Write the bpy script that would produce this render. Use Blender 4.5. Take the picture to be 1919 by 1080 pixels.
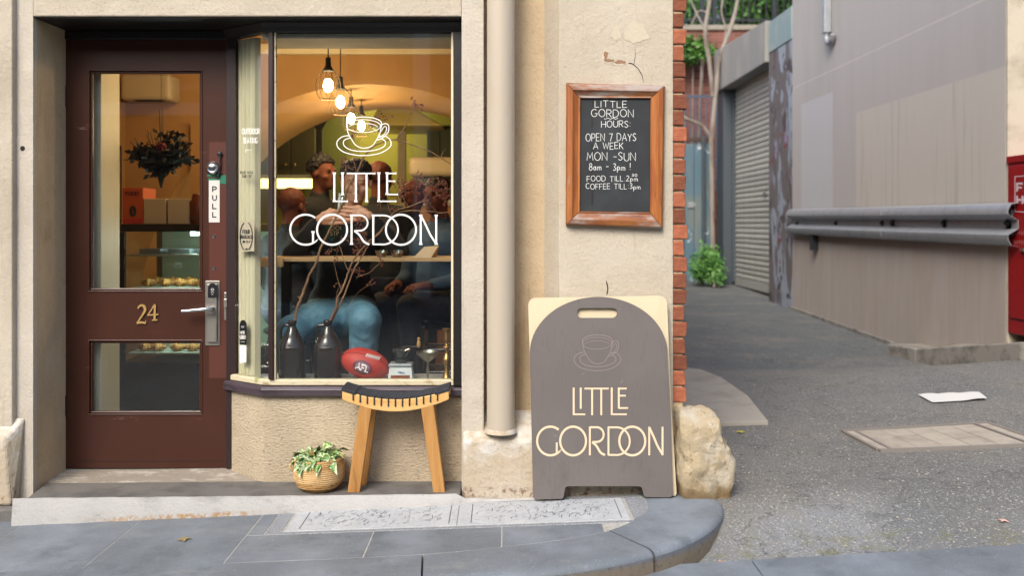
import bpy, bmesh, math, random
import numpy as np
from mathutils import Vector, Matrix
random.seed(7)
R = math.radians
for o in list(bpy.data.objects): bpy.data.objects.remove(o)
scn = bpy.context.scene
COL = scn.collection
# ------------------------------------------------------------------ camera, world, sun, exposure
S, D, EYE = 1732.0, 4.5, 1.30          # focal length in px, camera distance to the facade plane, eye height
cam = bpy.data.cameras.new('camera'); camo = bpy.data.objects.new('camera', cam); COL.objects.link(camo)
camo.location = (0, -D, EYE); camo.rotation_euler = (R(90), 0, 0)
cam.sensor_width = 36; cam.lens = S/1919*36
cam.shift_x = (959.5-940)/1919; cam.shift_y = -(540-420)/1919
cam.clip_start = 0.05; cam.clip_end = 400
cam.dof.use_dof = True; cam.dof.focus_distance = 4.5; cam.dof.aperture_fstop = 1.9
scn.camera = camo
w = bpy.data.worlds.new('World'); scn.world = w; w.use_nodes = True
SUN_EL, SUN_AZ = 42, 203               # azimuth of the sun measured clockwise from +Y
nt = w.node_tree; sky = nt.nodes.new('ShaderNodeTexSky'); sky.sky_type = 'NISHITA'; sky.sun_disc = False
sky.sun_elevation = R(SUN_EL); sky.sun_rotation = R(SUN_AZ); sky.air_density = 1.0; sky.dust_density = 4.0; sky.ozone_density = 1.0
bg = nt.nodes['Background']; bg.inputs['Strength'].default_value = 0.15
nt.links.new(sky.outputs[0], bg.inputs['Color'])
sl = bpy.data.lights.new('sun', 'SUN'); sl.energy = 1.2; sl.angle = R(24); sl.color = (1, .975, .95)
so = bpy.data.objects.new('sun', sl); COL.objects.link(so)
sd = Vector((math.sin(R(SUN_AZ))*math.cos(R(SUN_EL)), math.cos(R(SUN_AZ))*math.cos(R(SUN_EL)), math.sin(R(SUN_EL))))
so.rotation_euler = sd.to_track_quat('Z', 'Y').to_euler(); so.location = sd*20
scn.view_settings.view_transform = 'Standard'; scn.view_settings.look = 'None'
scn.view_settings.gamma = 1; scn.view_settings.use_curve_mapping = False
scn.view_settings.exposure = 0.94
scn.cycles.use_denoising = True
scn.cycles.max_bounces = 8; scn.cycles.transparent_max_bounces = 12; scn.cycles.sample_clamp_indirect = 4
scn.cycles.caustics_reflective = False; scn.cycles.caustics_refractive = False

# ------------------------------------------------------------------ measuring helpers
def at(px, py, Y): return Vector(((px-940)*(D+Y)/S, Y, EYE-(py-420)*(D+Y)/S))
def sm(t): t = max(0., min(1., t)); return t*t*(3-2*t)
def g(x, y):                            # pavement height: the street climbs to the right
    if x < .84: return -0.027+0.035*x
    zs = .0024+.03*(x-.84)+.06*max(0, x-2.2); zl = .008+.02*(y-5.7); t = sm((y-2.8)/1.5)
    return zs*(1-t)+zl*t
def ga(x, y):                           # asphalt falls away from the pavement towards the gutter
    return g(x, y) - .10*sm((-.02-y)/.85) if y < 0 else g(x, y)-.002
def gp(px, py, f=g, it=30):             # point of the ground seen at a pixel
    z = 0.
    for _ in range(it):
        d = (EYE-z)*S/(py-420); x = (px-940)*d/S; z = .5*z+.5*f(x, d-D)
    return Vector((x, d-D, z))

# ------------------------------------------------------------------ mesh builder
class MB:
    def __init__(s): s.v = []; s.f = []; s.m = []; s.mi = 0; s.k = 0
    def add(s, vs, fs):
        b = len(s.v); s.v += [tuple(v) for v in vs]
        for f in fs: s.f.append([i+b for i in f]); s.m.append(s.mi)
    def box(s, x0, x1, y0, y1, z0, z1):
        s.hexa([(x0,y0,z0),(x1,y0,z0),(x1,y1,z0),(x0,y1,z0),(x0,y0,z1),(x1,y0,z1),(x1,y1,z1),(x0,y1,z1)]); return s
    def hexa(s, v):
        s.add(v, [(0,3,2,1),(4,5,6,7),(0,1,5,4),(1,2,6,5),(2,3,7,6),(3,0,4,7)]); return s
    def prism(s, pts, vec):             # polygon (3D points) pushed along vec
        n = len(pts); pts = [Vector(p) for p in pts]; vec = Vector(vec)
        nn = Vector((0,0,0))
        for i in range(n): nn += pts[i].cross(pts[(i+1) % n])
        if nn.dot(vec) > 0: pts = pts[::-1]
        s.add(pts+[p+vec for p in pts], [list(range(n)), list(range(2*n-1, n-1, -1))]+[[i, i+n, (i+1) % n+n, (i+1) % n] for i in range(n)]); return s
    def tube(s, pts, r, n=8, cap=True):
        pts = [Vector(p) for p in pts]; k = len(pts)
        rr = r if isinstance(r, (list, tuple)) else [r]*k
        vs = []; up = None
        for i, p in enumerate(pts):
            t = (pts[min(i+1, k-1)]-pts[max(i-1, 0)])
            t = t.normalized() if t.length > 1e-9 else Vector((0, 0, 1))
            if up is None: up = Vector((0, 0, 1)) if abs(t.z) < .9 else Vector((1, 0, 0))
            a = t.cross(up).normalized(); b = a.cross(t).normalized(); up = b
            for j in range(n):
                q = 2*math.pi*j/n; vs.append(p+a*math.cos(q)*rr[i]+b*math.sin(q)*rr[i])
        fs = []
        for i in range(k-1):
            for j in range(n):
                j2 = (j+1) % n; fs.append((i*n+j, i*n+j2, (i+1)*n+j2, (i+1)*n+j))
        if cap: fs.append(list(range(n))[::-1]); fs.append([(k-1)*n+j for j in range(n)])
        s.add(vs, fs); return s
    def lathe(s, c, prof, n=28, axis=Vector((0, 0, 1))):   # prof: (radius, height)
        c = Vector(c); q = Vector((0, 0, 1)).rotation_difference(Vector(axis)); vs = []
        for r, h in prof:
            for j in range(n):
                a = 2*math.pi*j/n; vs.append(c+q@Vector((math.cos(a)*r, math.sin(a)*r, h)))
        fs = [(i*n+j, i*n+(j+1) % n, (i+1)*n+(j+1) % n, (i+1)*n+j) for i in range(len(prof)-1) for j in range(n)]
        if prof[0][0] > 1e-5: fs.append(list(range(n))[::-1])
        if prof[-1][0] > 1e-5: fs.append([(len(prof)-1)*n+j for j in range(n)])
        s.add(vs, fs); return s
    def ball(s, c, rx, ry=None, rz=None, n=10, m=7, rot=None):
        ry = ry or rx; rz = rz or rx; c = Vector(c); vs = []
        for i in range(m+1):
            th = math.pi*i/m
            for j in range(n):
                ph = 2*math.pi*j/n
                v = Vector((math.sin(th)*math.cos(ph)*rx, math.sin(th)*math.sin(ph)*ry, -math.cos(th)*rz))
                vs.append(c+(rot@v if rot else v))
        s.add(vs, [(i*n+j, i*n+(j+1) % n, (i+1)*n+(j+1) % n, (i+1)*n+j) for i in range(m) for j in range(n)]); return s
    def ribbon(s, pts, wd, fn, flip=False):   # flat stroke: 2D points -> fn(u,v) 3D ; wd width or list
        P = [Vector((p[0], p[1])) for p in pts]; k = len(P); vs = []
        closed = (P[0]-P[-1]).length < 1e-6
        for i in range(k):
            a = P[i-1] if i else (P[-2] if closed else P[0]); b = P[i+1] if i < k-1 else (P[1] if closed else P[-1])
            if i == 0 and not closed: a = P[0]
            d1 = (P[i]-a); d2 = (b-P[i])
            d1 = d1.normalized() if d1.length > 1e-9 else d2.normalized(); d2 = d2.normalized() if d2.length > 1e-9 else d1
            t = (d1+d2); t = t.normalized() if t.length > 1e-6 else d1
            nrm = Vector((-t.y, t.x)); kk = 1/max(.5, nrm.dot(Vector((-d1.y, d1.x))))
            h = (wd[i] if isinstance(wd, (list, tuple)) else wd)/2*kk
            vs += [Vector(fn(*(P[i]+nrm*h))), Vector(fn(*(P[i]-nrm*h)))]
        s.k = (s.k+1) % 17; e = Vector((-1, -1, 1))*(s.k*2.5e-5); vs = [q+e for q in vs]      # strokes that cross lie a hair apart
        s.add(vs, [(2*i, 2*i+1, 2*i+3, 2*i+2) for i in range(k-1)]); return s
    def mesh(s, name, mats, smooth=False, weld=False, angle=None):
        me = bpy.data.meshes.new(name); me.from_pydata(s.v, [], s.f)
        for m in (mats if isinstance(mats, list) else [mats]): me.materials.append(m)
        me.polygons.foreach_set('material_index', s.m)
        bm = bmesh.new(); bm.from_mesh(me)
        if weld: bmesh.ops.remove_doubles(bm, verts=bm.verts, dist=1e-5)
        bmesh.ops.recalc_face_normals(bm, faces=bm.faces)
        bm.to_mesh(me); bm.free()
        if smooth: me.polygons.foreach_set('use_smooth', [True]*len(me.polygons)); me.set_sharp_from_angle(angle=R(angle or 40))
        me.update(); return me
    def build(s, name, mats, parent=None, smooth=False, bevel=0, kind=None, label=None, weld=False, angle=None, seg=2):
        o = bpy.data.objects.new(name, s.mesh(name, mats, smooth, weld, angle)); COL.objects.link(o); o.parent = parent
        if bevel:
            b = o.modifiers.new('bevel', 'BEVEL'); b.width = bevel; b.segments = seg; b.limit_method = 'ANGLE'; b.angle_limit = R(35)
        if kind: o['kind'] = kind
        if label: o['label'] = label
        return o
def thing(name, label, cat, group=None, o=None):
    if o is None: o = bpy.data.objects.new(name, None); COL.objects.link(o); o.empty_display_size = .1
    o['label'] = label; o['category'] = cat
    if group: o['group'] = group
    return o
def grid(x0, x1, nx, y0, y1, ny, f):
    xs = np.linspace(x0, x1, nx); ys = np.linspace(y0, y1, ny)
    v = [(x, y, f(x, y)) for y in ys for x in xs]
    return v, [(j*nx+i, j*nx+i+1, (j+1)*nx+i+1, (j+1)*nx+i) for j in range(ny-1) for i in range(nx-1)]
def arc(cx, cy, rx, ry, a0, a1, n=20): return [(cx+rx*math.cos(R(a0+(a1-a0)*i/n)), cy-ry*math.sin(R(a0+(a1-a0)*i/n))) for i in range(n+1)]
def spline(pts, n=8):                   # Catmull-Rom through points of any dimension
    P = [np.array(p, float) for p in pts]; out = []
    for i in range(len(P)-1):
        p0, p1, p2, p3 = P[max(i-1, 0)], P[i], P[i+1], P[min(i+2, len(P)-1)]
        for k in range(n):
            t = k/n; out.append(tuple(.5*((2*p1)+(-p0+p2)*t+(2*p0-5*p1+4*p2-p3)*t*t+(-p0+3*p1-3*p2+p3)*t**3)))
    out.append(tuple(P[-1])); return out

# ------------------------------------------------------------------ materials
def lin(c):
    if isinstance(c, str): c = [int(c[i:i+2], 16)/255 for i in (0, 2, 4)]
    return tuple(x/12.92 if x <= .04045 else ((x+.055)/1.055)**2.4 for x in c)+(1,)
class Mat:
    def __init__(s, name, col, rough=.7, metal=0, spec=.5, sheen=0):
        s.m = bpy.data.materials.new(name); s.m.use_nodes = True; s.t = s.m.node_tree
        s.b = s.t.nodes['Principled BSDF']; s.b.inputs['Base Color'].default_value = lin(col)
        s.b.inputs['Roughness'].default_value = rough; s.b.inputs['Metallic'].default_value = metal
        s.b.inputs['Specular IOR Level'].default_value = spec; s.col = None; s.base = lin(col); s.nrm = None
        s.tc = s.t.nodes.new('ShaderNodeTexCoord'); s.co = s.tc.outputs['Object']
    def n(s, typ, **kw):
        x = s.t.nodes.new('ShaderNode'+typ)
        for k, v in kw.items(): setattr(x, k, v)
        return x
    def map(s, scale):
        m = s.n('Mapping'); m.inputs['Scale'].default_value = scale if isinstance(scale, tuple) else (scale,)*3
        s.t.links.new(s.co, m.inputs['Vector']); return m.outputs[0]
    def noise(s, scale, detail=4, rough=.55, stretch=(1, 1, 1), dist=0):
        x = s.n('TexNoise'); x.inputs['Scale'].default_value = scale; x.inputs['Detail'].default_value = detail
        x.inputs['Roughness'].default_value = rough; x.inputs['Distortion'].default_value = dist
        s.t.links.new(s.map(stretch), x.inputs['Vector']); return x.outputs['Fac']
    def voro(s, scale, stretch=(1, 1, 1), feature='F1', out='Distance'):
        x = s.n('TexVoronoi', feature=feature); x.inputs['Scale'].default_value = scale
        s.t.links.new(s.map(stretch), x.inputs['Vector']); return x.outputs[out]
    def ramp(s, fac, a, b, lo=0, hi=1):
        x = s.n('MapRange', interpolation_type='SMOOTHSTEP'); s.t.links.new(fac, x.inputs['Value'])
        for k, v in (('From Min', a), ('From Max', b), ('To Min', lo), ('To Max', hi)): x.inputs[k].default_value = v
        return x.outputs[0]
    def math(s, op, a, b=0):
        x = s.n('Math', operation=op)
        for i, q in enumerate((a, b)):
            if isinstance(q, (int, float)): x.inputs[i].default_value = q
            else: s.t.links.new(q, x.inputs[i])
        return x.outputs[0]
    def xyz(s):
        x = s.n('SeparateXYZ'); s.t.links.new(s.co, x.inputs[0]); return x.outputs
    def band(s, v, a, b, soft=.01):      # 1 inside a..b
        return s.math('MULTIPLY', s.ramp(v, a-soft, a+soft), s.ramp(v, b-soft, b+soft, 1, 0))
    def mix(s, fac, col, blend='MIX'):   # paints col over what is there
        x = s.n('MixRGB', blend_type=blend)
        if s.col is None: x.inputs[1].default_value = s.base
        else: s.t.links.new(s.col, x.inputs[1])
        if isinstance(col, (str, tuple)): x.inputs[2].default_value = lin(col)
        else: s.t.links.new(col, x.inputs[2])
        if isinstance(fac, (int, float)): x.inputs[0].default_value = fac
        else: s.t.links.new(fac, x.inputs[0])
        s.col = x.outputs[0]; s.t.links.new(s.col, s.b.inputs['Base Color']); return s
    def bump(s, h, dist=.002, strength=1):
        x = s.n('Bump'); x.inputs['Distance'].default_value = dist; x.inputs['Strength'].default_value = strength
        s.t.links.new(h, x.inputs['Height'])
        if s.nrm is not None: s.t.links.new(s.nrm, x.inputs['Normal'])
        s.nrm = x.outputs[0]; s.t.links.new(s.nrm, s.b.inputs['Normal']); return s
    def rough(s, fac, a, b): s.t.links.new(s.ramp(fac, 0, 1, a, b), s.b.inputs['Roughness']); return s
    def rand(s, amt=.25, sat=0):         # per-object brightness variation
        o = s.n('ObjectInfo'); h = s.n('HueSaturation'); s.t.links.new(s.ramp(o.outputs['Random'], 0, 1, 1-amt, 1+amt), h.inputs['Value'])
        if s.col is None: h.inputs['Color'].default_value = s.base
        else: s.t.links.new(s.col, h.inputs['Color'])
        s.col = h.outputs[0]; s.t.links.new(s.col, s.b.inputs['Base Color']); return s
    def emit(s, col, st):
        s.b.inputs['Emission Color'].default_value = lin(col); s.b.inputs['Emission Strength'].default_value = st; return s

def plaster(name, col, light, dark, rough=.85, bscale=60, bd=.002, stain=1.0):
    M = Mat(name, col, rough)
    M.mix(M.ramp(M.noise(2.2, 6, .6), .38, .68, 0, .8), light)
    M.mix(M.ramp(M.noise(5, 7, .7), .55, .75, 0, .45*stain), dark)
    M.mix(M.ramp(M.noise(14, 5, .7, (1, 1, .18)), .58, .8, 0, .35*stain), dark)
    M.mix(M.ramp(M.noise(85, 4, .7), .56, .70, 0, .5), dark); M.mix(M.ramp(M.noise(30, 3, .6, (1, 1, .06)), .6, .76, 0, .3), dark)
    M.mix(M.ramp(M.noise(1.1, 8, .7, (1, 1, .35)), .55, .74, 0, .4*stain), dark); M.mix(M.ramp(M.noise(bscale*1.6, 5, .7), .40, .28, 0, .45), dark); M.bump(M.noise(bscale, 6, .65), bd*2.1); M.bump(M.noise(7, 4), .012, .7)
    return M
m_cream = plaster('cream_plaster', 'B5AB98', 'C1B8A6', '8A7C68', bscale=45, bd=.0025).m
m_pale = plaster('pale_plaster', 'B8B0A1', 'C3BCAE', '93887A').m
m_reveal = plaster('reveal_plaster', 'BAA585', 'C4B192', '937C5F', bscale=30, bd=.003).m
M = plaster('plinth_concrete', 'B5A78F', 'C2BAAC', '8C7B68', bscale=40, bd=.004)
M.mix(M.math('MULTIPLY', M.ramp(M.noise(9, 6, .7), .42, .62), M.ramp(M.xyz()[2], .12, .22)), 'CCC8BF')
M.mix(M.math('MULTIPLY', M.ramp(M.noise(26, 6, .75), .5, .62), M.ramp(M.xyz()[2], .01, .05, .9, 0)), '6E4A38'); m_plinth = M.m
# coarse thrown render under the window
M = Mat('coarse_render', 'B0A28A', .9)
M.mix(M.ramp(M.noise(3, 5), .4, .7, 0, .7), 'C8BA9F'); M.mix(M.ramp(M.noise(1.6, 4), .52, .72, 0, .55), 'A08D70')
M.mix(M.ramp(M.noise(110, 2, .5, (.6, 1, 1.6)), .60, .70, 0, .6), '6E5C46')
M.mix(M.ramp(M.noise(75, 5, .6, (.6, 1, 1.5)), .42, .30, 0, .3), '7E6E58'); M.bump(M.noise(75, 5, .6, (.6, 1, 1.5)), .009); m_coarse = M.m
M = Mat('dark_brown_paint', '2A1B1A', .42); M.mix(M.ramp(M.noise(30, 6, .7, (1, 1, .2)), .62, .75, 0, .6), '4A3531'); M.bump(M.noise(40, 4, .6, (1, 1, .15)), .0012); m_frame = M.m
M = Mat('black_frame_paint', '14100F', .45); M.mix(M.ramp(M.noise(25, 6, .7), .62, .72, 0, .5), '2E2423'); M.bump(M.noise(40, 4), .001); m_black = M.m
M = Mat('sill_paint', '453C42', .35); M.mix(M.ramp(M.noise(20, 6, .7, (.3, 1, 1)), .5, .7, 0, .7), '2B2226'); M.bump(M.noise(60, 4), .001); m_sill = M.m
M = Mat('maroon_door_paint', '3F2319', .34, spec=.4)
M.mix(M.ramp(M.noise(3, 5), .4, .7, 0, .5), '472A20'); M.mix(M.ramp(M.noise(9, 8, .75, (.25, 1, 2)), .655, .70, 0, .7), '8A6F66'); M.mix(M.ramp(M.noise(70, 5, .8), .68, .74, 0, .7), '8A6F66'); M.mix(M.ramp(M.noise(2.2, 6, .7), .52, .72, 0, .6), '35190F')
x, y, z = M.xyz(); M.mix(M.math('MULTIPLY', M.band(x, -1.519, -1.40, .004), M.band(z, .5, 1.727, .006)), '57332A')
M.mix(M.ramp(M.voro(26), .05, .02, 0, .0), '9B8478')
M.bump(M.noise(55, 4, .6, (1, 1, .12)), .0006); m_door = M.m
M = Mat('peeling_cream_paint', 'C9BE9F', .6); M.mix(M.ramp(M.noise(16, 7, .75, (.6, 1, 1.5)), .55, .64, 0, .9), '8E7A55'); M.mix(M.ramp(M.noise(9, 5), .62, .7, 0, .8), '75803A'); m_peel = M.m
M = Mat('cream_joinery', 'DCD3B4', .5); M.mix(M.ramp(M.noise(8, 5, .6, (1, 1, .3)), .5, .75, 0, .5), 'C6BC98'); m_joinery = M.m
M = Mat('drainpipe_paint', 'B4A997', .42); M.mix(M.ramp(M.noise(6, 6, .6, (1, 1, .3)), .5, .75, 0, .5), 'A99A86'); M.mix(M.ramp(M.noise(60, 4, .7), .68, .74, 0, .5), '8B7A66'); M.bump(M.noise(8, 3, .5, (1, 1, .3)), .002); m_pipe = M.m
M = Mat('orange_brick', '8F5239', .9)
M.mix(M.ramp(M.noise(30, 5), .4, .7, 0, .6), 'A86A4A'); M.mix(M.ramp(M.noise(70, 5, .7), .55, .7, 0, .5), '6E3522'); M.rand(.38); M.bump(M.noise(90, 5, .7), .006); m_brick = M.m
M = Mat('sandy_mortar', 'BCA888', .95); M.mix(M.ramp(M.noise(50, 5), .5, .7, 0, .6), '6B5844'); M.bump(M.noise(80, 4), .004); m_mortar = M.m
# brickwork seen only obliquely (side of the cafe, far walls)
def brickwork(name, c1, c2, mo, sc=1.):
    M = Mat(name, c1, .9); x, y, z = M.xyz(); cb = M.n('CombineXYZ')
    M.t.links.new(M.math('ADD', x, y), cb.inputs[0]); M.t.links.new(z, cb.inputs[1])
    br = M.n('TexBrick'); br.inputs['Scale'].default_value = sc; br.inputs['Brick Width'].default_value = .23; br.inputs['Row Height'].default_value = .079
    br.inputs['Mortar Size'].default_value = .006; br.inputs['Color1'].default_value = lin(c1); br.inputs['Color2'].default_value = lin(c2); br.inputs['Mortar'].default_value = lin(mo)
    M.t.links.new(cb.outputs[0], br.inputs['Vector']); M.mix(1., br.outputs['Color']); M.bump(br.outputs['Fac'], -.004); return M.m
m_brickwork = brickwork('side_brickwork', 'A5562F', '8B4426', 'B39B78')
m_farbrick = brickwork('terracotta_brickwork', '87564A', '6E4238', '7F6E64')
# bluestone
M = Mat('bluestone', '656C72', .55)
M.mix(M.ramp(M.noise(1.7, 6, .6), .42, .66, 0, .9), '7A828A'); M.mix(M.ramp(M.noise(5, 7, .65), .5, .75, 0, .7), '50575D')
M.mix(M.ramp(M.noise(2.6, 6, .7, (1, 2.5, 1)), .55, .75, 0, .5), '8A8A85'); M.mix(M.ramp(M.noise(4.3, 8, .75), .54, .7, 0, .4), '484E53'); M.mix(M.ramp(M.voro(11), .055, .03, 0, .5), 'A8A8A2'); M.mix(M.ramp(M.voro(38), .12, .05, 0, .35), '2E3236')
M.mix(M.ramp(M.noise(110, 3, .7), .58, .7, 0, .5), '98A0A7'); M.rand(.06); M.bump(M.noise(120, 4), .0007); M.bump(M.noise(9, 4), .002, .6)
M.rough(M.noise(6, 4), .42, .72); m_blue = M.m
M = Mat('bluestone_kerb_face', '5B6066', .7); M.mix(M.ramp(M.xyz()[2], -.06, -.03, 1, 0), '6B6152'); M.mix(M.ramp(M.noise(40, 6, .7), .5, .7, 0, .7), '3A3A38'); M.bump(M.noise(60, 5, .7), .004); m_kerbface = M.m
M = Mat('pale_grout', 'A5A49C', .95); M.mix(M.ramp(M.noise(60, 4), .5, .7, 0, .6), '6B6A64'); m_grout = M.m
M = Mat('granite_surround', '85898D', .7); M.mix(M.ramp(M.noise(180, 2), .5, .62, 0, .8), '54585C'); M.mix(M.ramp(M.noise(240, 2), .58, .66, 0, .9), 'C2C4C4'); M.bump(M.noise(180, 3), .001); m_granite = M.m
M = Mat('pale_access_cover', 'ACB0B2', .6); M.mix(M.ramp(M.noise(60, 6), .45, .7, 0, .6), '93989A'); M.mix(M.ramp(M.noise(10, 4), .45, .7, 0, .5), 'BDC0C0'); M.bump(M.noise(150, 3), .0008); m_cover = M.m
M = Mat('dark_slot', '26221F', .9); m_slot = M.m
M = Mat('worn_white_step', 'B6B5B1', .8); M.mix(M.ramp(M.noise(7, 7, .7, (.5, 1, 1)), .5, .68, 0, .75), '94928D'); M.mix(M.ramp(M.noise(45, 6, .8), .62, .72, 0, .8), '5E5A54')
x, y, z = M.xyz(); zz = M.math('SUBTRACT', z, M.math('ADD', M.math('MULTIPLY', x, .035), -.027))
M.mix(M.math('MULTIPLY', M.math('MULTIPLY', M.ramp(M.noise(38, 6, .75), .44, .56), M.ramp(zz, .012, .028, 1, 0)), M.band(x, -1.85, -1.15, .15)), 'A98A62')
M.bump(M.noise(70, 6, .75), .006); m_step = M.m
M = Mat('dark_step_asphalt', '6A6863', .8); M.mix(M.ramp(M.noise(6, 6, .6), .42, .68, 0, .8), '504E4C'); M.mix(M.ramp(M.noise(90, 4), .62, .72, 0, .5), '8F8C85'); M.mix(M.ramp(M.noise(3, 5), .6, .75, 0, .5), '837D70'); M.bump(M.noise(110, 5), .002); m_tread = M.m
M = Mat('worn_threshold', '8E8577', .85); M.mix(M.ramp(M.noise(14, 7, .75, (.4, 1, 1)), .5, .62, 0, .85), 'B5AFA2'); M.mix(M.ramp(M.noise(60, 5, .7), .58, .7, 0, .6), '605A50'); M.bump(M.noise(60, 5, .7), .003); m_thresh = M.m
# asphalt: browner and lighter by the corner, dark blue grey up the lane
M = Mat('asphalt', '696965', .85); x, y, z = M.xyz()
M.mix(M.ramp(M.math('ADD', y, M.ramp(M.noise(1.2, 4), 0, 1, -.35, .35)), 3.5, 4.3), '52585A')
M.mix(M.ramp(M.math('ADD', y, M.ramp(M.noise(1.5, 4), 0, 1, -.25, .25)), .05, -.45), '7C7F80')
M.mix(M.ramp(M.noise(1.3, 6, .6), .45, .7, 0, .6), '77736A'); M.mix(M.ramp(M.noise(.7, 5), .5, .7, 0, .6), '585C5C')
M.mix(M.ramp(M.noise(85, 4, .75), .54, .64, 0, .8), 'B4B2AD'); M.mix(M.ramp(M.noise(70, 4, .8), .55, .66, 0, .8), '3A3A39')
M.mix(M.math('MULTIPLY', M.ramp(M.noise(9, 6, .7), .5, .65), M.ramp(y, -.35, -.6, 0, .6)), '6E6F45')
M.mix(M.ramp(M.noise(3.2, 7, .7), .54, .7, 0, .5), '47494A'); M.mix(M.ramp(M.noise(2.1, 6, .7), .56, .72, 0, .45), '7E7868'); M.mix(M.ramp(M.math('ABSOLUTE', M.math('SUBTRACT', M.noise(1.4, 7, .62), .5)), .006, .001, 0, .55), '2E2E2D'); M.bump(M.noise(85, 4, .75), .006); M.bump(M.noise(6, 4), .01, .5); m_asph = M.m
M = Mat('old_concrete', '8F897C', .9); M.mix(M.ramp(M.noise(4, 6), .45, .7, 0, .7), '777165'); M.mix(M.ramp(M.noise(50, 5, .7), .6, .72, 0, .6), '57534A'); M.bump(M.noise(60, 5), .003); m_conc = M.m
M = Mat('kerb_concrete_dark', '83817A', .9); M.mix(M.ramp(M.noise(7, 6), .45, .7, 0, .7), '4A4843'); M.mix(M.ramp(M.noise(16, 6, .75), .6, .7, 0, .7), 'A29F95'); M.bump(M.noise(60, 5), .004); m_kerbdark = M.m
M = Mat('sandstone_rock', 'CDBB98', .9); M.mix(M.ramp(M.noise(9, 7, .65), .45, .65, 0, .9), 'DDD4C0'); M.mix(M.ramp(M.noise(22, 6, .7), .58, .68, 0, .8), '8E6E45')
M.mix(M.ramp(M.noise(17, 6, .8, (1, 1, 1.4)), .63, .70, 0, .7), '6E5C48'); M.mix(M.ramp(M.math('ADD', M.xyz()[2], M.ramp(M.noise(12, 5), 0, 1, -.08, .08)), .10, .02, 0, .75), '8A744E'); M.mix(M.ramp(M.xyz()[2], .1, .0, 0, .5), '9D7F50'); M.bump(M.noise(28, 8, .75), .028); M.bump(M.noise(120, 4, .7), .006); m_rock = M.m
# grey taupe render of the alley building, with over-painted patches and damp under the rail
M = Mat('taupe_render', 'ACA8A4', .85); x, y, z = M.xyz()
M.mix(M.ramp(M.noise(3, 6, .6, (1, 1, .12)), .42, .7, 0, .8), 'A5A19D')
p1 = M.math('MULTIPLY', M.band(y, 7.22, 8.45, .02), M.band(z, 1.3, 2.98, .015)); p2 = M.math('MULTIPLY', M.band(y, 3.1, 6.45, .02), M.band(z, 1.3, 2.62, .015))
M.mix(M.math('MULTIPLY', p1, .75), 'B5B7B9'); M.mix(M.math('MULTIPLY', p2, .85), 'B9B4AA')
M.mix(M.math('MULTIPLY', M.ramp(M.noise(12, 4, .6, (1, 1, .05)), .5, .72, 0, .6), p2), '9A958B')
M.mix(M.math('MULTIPLY', M.ramp(z, 1.2, 1.0), M.ramp(M.noise(5, 6, .6, (1, 1, .15)), .3, .7, .35, .9)), 'A0968A')
M.mix(M.math('MULTIPLY', M.ramp(M.noise(4, 5), .3, .7, .6, 1), M.band(z, 3.25, 3.268, .006)), 'BEB8B2')
M.mix(M.ramp(M.noise(25, 6, .7, (1, 1, .3)), .64, .75, 0, .5), '7B746D')
M.bump(M.noise(40, 4), .002); M.bump(M.noise(4, 4, .5, (1, 1, .2)), .006, .5); m_taupe = M.m
M = Mat('corner_cream_render', 'BAB19E', .85); M.mix(M.ramp(M.noise(4, 6, .6), .45, .7, 0, .7), '968C79'); M.bump(M.noise(40, 4), .002); m_corner = M.m
M = Mat('galvanised_steel', 'A4A8AB', .38, .4); M.mix(M.ramp(M.noise(9, 6, .6), .45, .7, 0, .6), '8A929A'); M.rough(M.noise(14, 5), .28, .55); m_galv = M.m
M = Mat('grey_metal_paint', '5B6468', .5); m_greymet = M.m
M = Mat('red_cabinet_paint', '8C1418', .4); M.mix(M.ramp(M.noise(6, 5), .5, .7, 0, .4), '74141A'); m_red = M.m
M = Mat('red_cabinet_dark', '4A0A0E', .5); m_red2 = M.m
M = Mat('sign_white', 'C8B8BC', .6); m_swhite = M.m
M = Mat('weathered_concrete_fascia', '8A8A87', .85); M.mix(M.ramp(M.noise(2, 6, .6, (1, 1, .3)), .45, .65, 0, .8), '9A9790'); M.mix(M.ramp(M.noise(5, 6, .7, (1, 1, .12)), .55, .7, 0, .6), '6E6C69'); m_fascia = M.m
M = Mat('roller_slat_metal', 'B8B8B0', .45, .3); M.mix(M.ramp(M.noise(4, 5, .6, (1, 1, .2)), .5, .7, 0, .6), '9C988F'); M.rand(.1); m_slat = M.m
M = Mat('dark_grey_jamb', '444C52', .6); m_jamb = M.m
M = Mat('turquoise_band', '84989A', .7); M.mix(M.ramp(M.noise(3, 5), .45, .65, 0, .7), '98A29E'); m_turq = M.m
M = Mat('graffiti_wall', '66605F', .8); M.mix(M.ramp(M.noise(1.9, 3, .5, (1, 1.2, .5), 1.2), .5, .56), '8E98A2'); M.mix(M.ramp(M.noise(3.1, 3, .5, (1, 1, .6), 1.5), .58, .62), '4A4446')
M.mix(M.ramp(M.noise(4.2, 3, .5, (1, 1, .7), 1), .66, .69), '7E2A2E'); M.mix(M.ramp(M.noise(2.6, 3, .5, (1.4, 1, .5), 1.6), .62, .66), '8C84A0'); m_graf = M.m
M = Mat('blue_grey_sheet', '55707E', .55); M.mix(M.ramp(M.noise(1.5, 5, .6, (1.5, 1, .6)), .45, .6), '6C7876'); M.mix(M.ramp(M.noise(4, 4, .5, (1, 1, .7), 1.2), .64, .68), 'B8C4C8'); m_sheet = M.m
M = Mat('black_rail_paint', '1E2428', .5); m_rail = M.m
M = Mat('bluish_rail_paint', '4A5568', .5); m_brail = M.m
M = Mat('pale_bark', '8F877E', .85); M.mix(M.ramp(M.noise(6, 5, .6, (1, 1, .3)), .45, .65), '6C6258'); m_bark = M.m
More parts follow.
